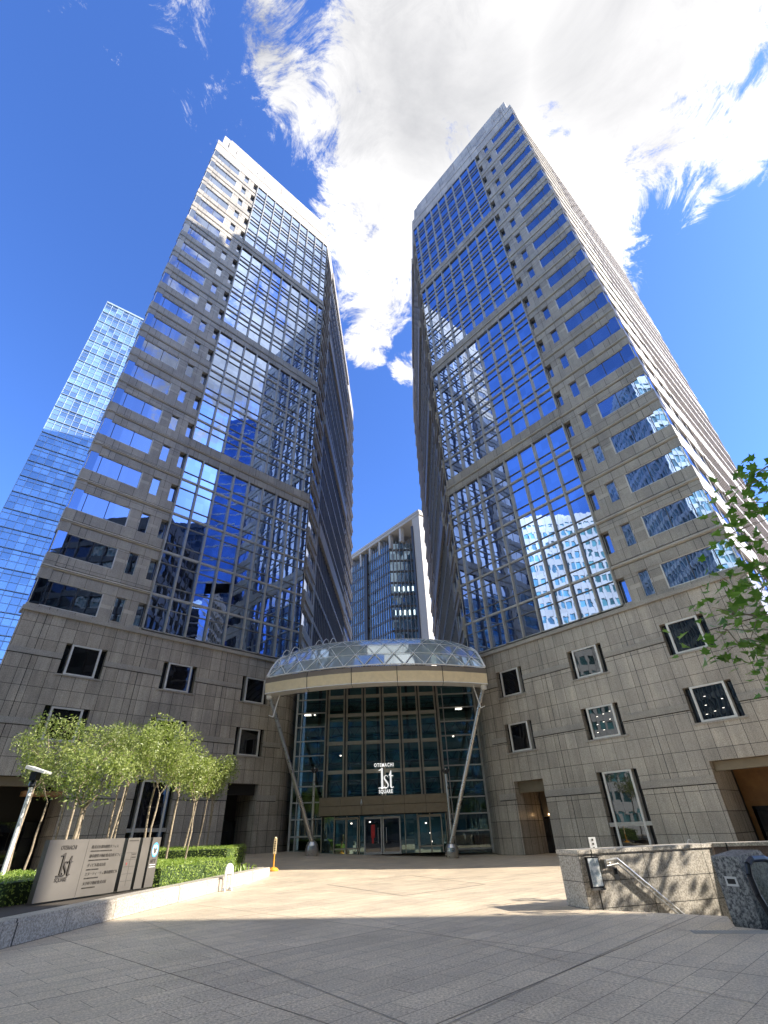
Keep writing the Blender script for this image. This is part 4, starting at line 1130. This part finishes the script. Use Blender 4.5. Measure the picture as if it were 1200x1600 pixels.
# arched bollards
def bollard(loc, rz, label):
    t = thing('arch_bollard', loc, label, 'bollard', 'arched steel bollards on the plaza', rz)
    m = MB(); w = .17; H_ = .62
    pts_ = [(-w, 0, .05)]+[(-w*math.cos(i*math.pi/10), 0, H_+w*1.1*math.sin(i*math.pi/10)) for i in range(11)]+[(w, 0, .05)]
    m.path(pts_, .038, 12); m.build('arch_tube', WHT, t)
    m = MB(); 
    P = [(-w, H_-.09)]+[(-w*math.cos(i*math.pi/10), H_+w*1.1*math.sin(i*math.pi/10)) for i in range(11)]+[(w, H_-.09)]
    m.face([(x, -.012, z) for x, z in P]); m.face([(x, .012, z) for x, z in reversed(P)]); m.face([(-w, -.012, H_-.09), (-w, .012, H_-.09), (w, .012, H_-.09), (w, -.012, H_-.09)]); m.build('arch_plate', WHT, t)
    for s_ in (-w, w):
        m = MB(); m.lathe([(.105, 0), (.105, .03), (.07, .09), (.04, .10)], s_, 0, 16); m.build('foot', STL, t)
    return t
bollard((-7.1, 22.3, 0), R(62), 'white arched bollard standing against the planter wall')
bollard((15.2, 32.9, 0), R(20), 'white arched bollard peeping over the stair wall')

yp = thing('yellow_post', (-7.5, 30.9, gz(-7.5, 30.9)), 'yellow plastic post with a round base at the end of the planter', 'barrier post')
YEL = simple('yellow_plastic', (.72, .33, .03), .45, 0, .08)
m = MB(); m.lathe([(.26, 0), (.27, .05), (.20, .13), (.07, .17), (0, .18)], 0, 0, 20); m.build('base', YEL, yp, smooth=False)
m = MB(); m.tube((0, 0, .15), (0, 0, .75), .035, n=10); m.build('stem', YEL, yp)
m = MB(); m.box(-.075, .075, -.03, .03, .72, 1.42); m.lathe([(.075, 1.42), (.05, 1.47), (0, 1.49)], 0, 0, 12)
hd = m.build('paddle', simple('cream_plastic', (.75, .60, .36), .5, 0, .05), yp)
m = MB()
for i in range(5): m.box(-.035, .035, -.034, -.0305, .85+i*.10, .91+i*.10)
m.build('lettering', INK, hd)

# ------------------------------------------------------------------ stairwell on the right
sw = thing('stair_wall', (3.95, 14.5, 0), 'cream granite parapet wall of the stairwell, striped with tree shadow', 'parapet wall')
SO = (3.95, 14.5, 0)
wd = Vector((7.85-3.95, 15.9-14.5)).normalized(); wn_ = Vector((wd.y, -wd.x))
Fw = frame((3.95, 14.5), wd, wn_)
def swp(mb, nm, mats, parent=sw): return mb.build(nm, mats, parent, SO)
m = MB(Fw); m.box(0, 4.14, -.85, 0, -4.2, 1.04); swp(m, 'wall_block', GRC)
m = MB(Fw); m.box(-.03, 4.17, -.88, .03, 1.04, 1.12); swp(m, 'coping', GRC)
m = MB(); f2 = Vector((1, -.2)).normalized(); F3 = frame((7.85, 15.9), f2, (f2.y, -f2.x))
REDG = granite('granite_reddish', (.12, .085, .07), (.24, .18, .15), bw=1.9, bh=.55, joint=.008, streak=.1)
m = MB(F3); m.box(.05, 4.4, -.55, 0.0, -4.2, 1.04); swp(m, 'return_wall', REDG)
m = MB(F3); m.box(.06, 4.4, -.6, .03, 1.045, 1.125); swp(m, 'return_coping', GRC)
# handrail
m = MB(Fw); pr0 = [(.62, .10, .88), (1.0, .10, .92), (2.55, .10, -.25), (3.2, .10, -.75)]
m.path(pr0, .028, 10)
m.path([(p[0], p[1], p[2]-.10) for p in pr0], .022, 8)
m.box(.60, .66, 0, .13, .74, .92)
for x, z in ((.78, .85), (1.55, .50), (2.3, -.06)): m.tube((x, 0, z-.05), (x, .10, z), .014, n=6)
swp(m, 'handrail', STL)
# notice case
m = MB(Fw); m.box(.16, .50, 0, .07, .38, .98, 0); nc = swp(m, 'notice_case', BLK)
def poster():
    q = Mat('notice_print', (.7, .72, .72), .25); nz = q.noise(q.tc('Object'), 7, 3, .6); q.color(q.ramp(nz, (.35, .42, .46), (.82, .84, .82), .42, .55)); return q.m
m = MB(Fw); m.box(.185, .475, .07, .074, .41, .95); swp(m, 'notice', poster(), nc)
m = MB(Fw); m.box(.15, .51, 0, .09, .34, .38); swp(m, 'case_ledge', STL, nc)
m = MB(Fw); m.box(.90, 1.02, 0, .012, .50, .74, 0); m.box(.92, 1.0, .012, .016, .61, .72, 1); swp(m, 'socket_plate', [STL, DARK])
# steps going down
st = MB(Fw)
for i in range(14): st.box(.5+i*.30, 7, .0, 3.4, -4.3, -.17*(i+1)) if i == 13 else st.box(.5+i*.30, .8+i*.30, .02, 3.4, -4.3, -.17*(i+1))
t_ = tag(st.build('stair_flight', GRC, None, SO), 'granite steps going down into the stairwell beside the parapet wall', 'stairs')
# lining of the well on the plaza side
m = MB()
for a, b in ((0, 1), (1, 2), (2, 3), (3, 4), (4, 5), (5, 6)):
    p, q = HOLE[a], HOLE[b]; m.face([(p[0], p[1], -.0), (p[0], p[1], -4.3), (q[0], q[1], -4.3), (q[0], q[1], -.0)], [(0, 0), (0, 4), (2, 4), (2, 0)])
m.face([(3, 8, -4.3), (13, 8, -4.3), (13, 17, -4.3), (3, 17, -4.3)])
tag(m.build('stairwell_lining', GRP), kind='structure')
# escalator newel of mottled granite
pd = Vector((.30, -1)).normalized(); F4 = frame((6.25, 11.8), (math.sin(R(62)), math.cos(R(62))), (math.cos(R(62)), -math.sin(R(62))))
ep = thing('granite_pier', (5.86, 11.72, 0), 'mottled dark granite pier with sloping top beside the escalator', 'pier')
m = MB(F4)
side_ = [(0, -2), (0, 1.02), (.75, 1.10), (1.6, .45), (3.2, -.6), (3.2, -2)]
m.face([(x, 0, z) for x, z in reversed(side_)]); m.face([(x, -.55, z) for x, z in side_])
for i in range(len(side_)):
    a, b = side_[i], side_[(i+1) % len(side_)]; P = [(a[0], 0, a[1]), (b[0], 0, b[1]), (b[0], -.55, b[1]), (a[0], -.55, a[1])]; m.face(P[::1], [(p[0]+p[1], p[2]) for p in P])
m.build('pier_block', GRM, ep, (5.86, 11.72, 0))
m = MB(F4); m.box(-.012, 0, -.40, -.16, .55, .70, 0); m.box(-.016, -.012, -.36, -.20, .585, .665, 1); m.build('switch_plate', [STL, DARK], ep, (5.86, 11.72, 0))
# escalator handrail and glass
es = thing('escalator', (6.0, 11.2, 0), 'escalator with black rubber handrail and clear balustrade at the right edge', 'escalator')
F5 = frame((5.98, 11.2), (math.sin(R(62)), math.cos(R(62))), (math.cos(R(62)), -math.sin(R(62))))
for j, off in enumerate((0.06, 1.15)):
    m = MB(F5)
    lp_ = [(1.5, off, .80), (.55, off, 1.0), (.22, off, 1.0), (.06, off, .93), (0, off, .78), (.03, off, .5), (.16, off, .22), (.26, off, .05)]
    lp_ = [(3.4, off, -.4)]+lp_
    m.path(lp_, .05, 10)
    hr = m.build('handrail', BLK, es, (6.0, 11.2, 0))
    m = MB(F5); G = [(x, off, z) for x, _, z in lp_]; G2 = [(3.4, off, -1.2)]
    TINT = bpy.data.materials.get('balustrade_glass')
    if not TINT:
        q = Mat('balustrade_glass', (.4, .42, .36), .03); tr_ = q.n('ShaderNodeBsdfTransparent'); tr_.inputs[0].default_value = (.75, .78, .70, 1); ms = q.n('ShaderNodeMixShader'); ms.inputs[0].default_value = .22
        q.l(tr_.outputs[0], ms.inputs[1]); q.l(q.p.outputs[0], ms.inputs[2]); q.l(ms.outputs[0], q.out.inputs['Surface']); TINT = q.m
    m.face([(x, off, z) for x, _, z in lp_]+[(3.4, off, -1.0)]); m.build('balustrade', TINT, es, (6.0, 11.2, 0))
    m = MB(F5); m.box(.22, 3.4, off-.09, off+.09, -1.6, .06); m.build('skirt', BLK, es, (6.0, 11.2, 0))
m = MB(F5); m.box(-.1, 1.1, .16, 1.05, -.3, .012, 0)
for i in range(20): m.box(1.1+.02*i, 1.11+.02*i, .16, 1.05, -.0, .02, 0)
m.box(1.1, 3.4, .16, 1.05, -1.6, -.25); m.build('comb_plate', STL, es, (6.0, 11.2, 0))
m = MB(F5); m.box(.7, .78, .07, .075, .35, .62); m.build('button_plate', simple('orange_plate', (.6, .3, .12), .4), es, (6.0, 11.2, 0))
# tactile strip
m = MB(); fT = frame((4.75, 11.2), (math.sin(R(100)), math.cos(R(100))), (math.cos(R(100)), -math.sin(R(100))))
m = MB(fT); m.box(0, 2.4, -.3, 0, -.02, .004)
for i in range(40):
    for j in range(5):
        x = .03+i*.06; y = -.03-j*.06; m.box(x-.014, x+.014, y-.014, y+.014, .004, .010)
tag(m.build('tactile_paving', simple('tactile_stone', (.36, .34, .31), .6), None, (4.75, 11.2, 0)), 'strip of studded tactile paving in front of the escalator', 'tactile paving')
# small white notice post behind the wall
nl = thing('notice_post', (6.35, 21.1, 0), 'small white plate with round symbols standing behind the stair wall', 'notice')
m = MB(); m.box(-.12, .12, -.02, .02, .75, 1.27); m.build('plate', WHP, nl)
m = MB()
for i, z in enumerate((.82, .95, 1.07, 1.19)): m.lathe([(0, 0), (.035, 0)], 0, 0, 12) if False else m.box(-.03, .03, -.026, -.0205, z-.03, z+.03)
m.build('symbols', INK, nl)
m = MB(); m.tube((0, 0, 0), (0, 0, .75), .03, n=10); m.box(-.1, .1, -.1, .1, 0, .03); m.build('stand', STL, nl)

# ------------------------------------------------------------------ plane trees by the street on the right
def plane_tree(x, y, H, label, reach, nleaf, size, only=None):
    t = thing('plane_tree', (x, y, 0), label, 'tree', 'plane trees along the side street')
    m = MB(); tips = []
    def limb(p, d, L, r, dep):
        n = 4
        for i in range(n):
            q = p+d*(L/n)+Vector((random.gauss(0, 1), random.gauss(0, 1), random.gauss(0, .6)))*.06*L/n*3
            m.tube(p, q, r, r*.86, 8 if dep < 2 else 5, caps=False); p = q; r *= .86
            if dep >= 2: tips.append(Vector(p))
        if dep == 3: return
        for j in range(4 if dep == 0 else 3):
            a = random.uniform(0, 6.28)+j*2.1; sp = random.uniform(.6, 1.2)
            nd = (d*.6+Vector((math.cos(a)*sp, math.sin(a)*sp, random.uniform(-.1, .3)))).normalized()
            limb(p, nd, reach*(.55, .42, .30)[dep]*random.uniform(.8, 1.15), r*.65, dep+1)
    limb(Vector((x, y, 0)), Vector((0, 0, 1)), H*.42, .16, 0)
    if only: 
        for tgt in only:
            tgt = Vector(tgt); p = Vector((x, y, H*.36)); n = 7; pr = p; 
            for i in range(1, n+1):
                f = i/n; q = p.lerp(tgt, f)+Vector((0, 0, .5*math.sin(f*3.14)))+Vector((random.gauss(0, .06), random.gauss(0, .06), 0)); m.tube(pr, q, .045*(1-f)+.010, .045*(1-f-1/n*.8)+.010, 6, caps=False); pr = q
                if f > .55:
                    for _ in range(3):
                        e = q+Vector((random.gauss(0, .35), random.gauss(0, .35), random.gauss(-.1, .3))); m.tube(q, e, .010, .005, 4, caps=False); tips.append(e)
    m.build('trunk', BARK, t, (x, y, 0))
    m = MB()
    for p in tips:
        for _ in range(max(1, nleaf//len(tips))):
            q = p+Vector((random.gauss(0, .22), random.gauss(0, .22), random.gauss(0, .2)))
            leaf(m, q, size*random.uniform(.65, 1.15), True, Vector((random.gauss(0, .6), random.gauss(0, .6), 1)))
    m.build('crown', LEAFP, t, (x, y, 0))
    return t
def at(px, py, d):
    r_ = ray(px, py); return tuple(Vector((0, 0, 1.6))+r_*d)
random.seed(5)
plane_tree(13.1, 9.4, 8.5, 'plane tree whose leafy branches reach in from the right edge over the tower', 2.1, 2600, .20,
           only=[at(1165, 760, 10.5), at(1185, 800, 11), at(1150, 835, 10.6), at(1180, 880, 10.8), at(1150, 920, 10.4), at(1145, 960, 10.2), at(1165, 1000, 10.4), at(1195, 900, 10), at(1195, 960, 10), at(1190, 730, 10.8), at(1140, 985, 10.6)])
random.seed(23)
plane_tree(16.5, 13.7, 11, 'plane tree outside the view whose shadow stripes the stair wall', 3.2, 950, .26)
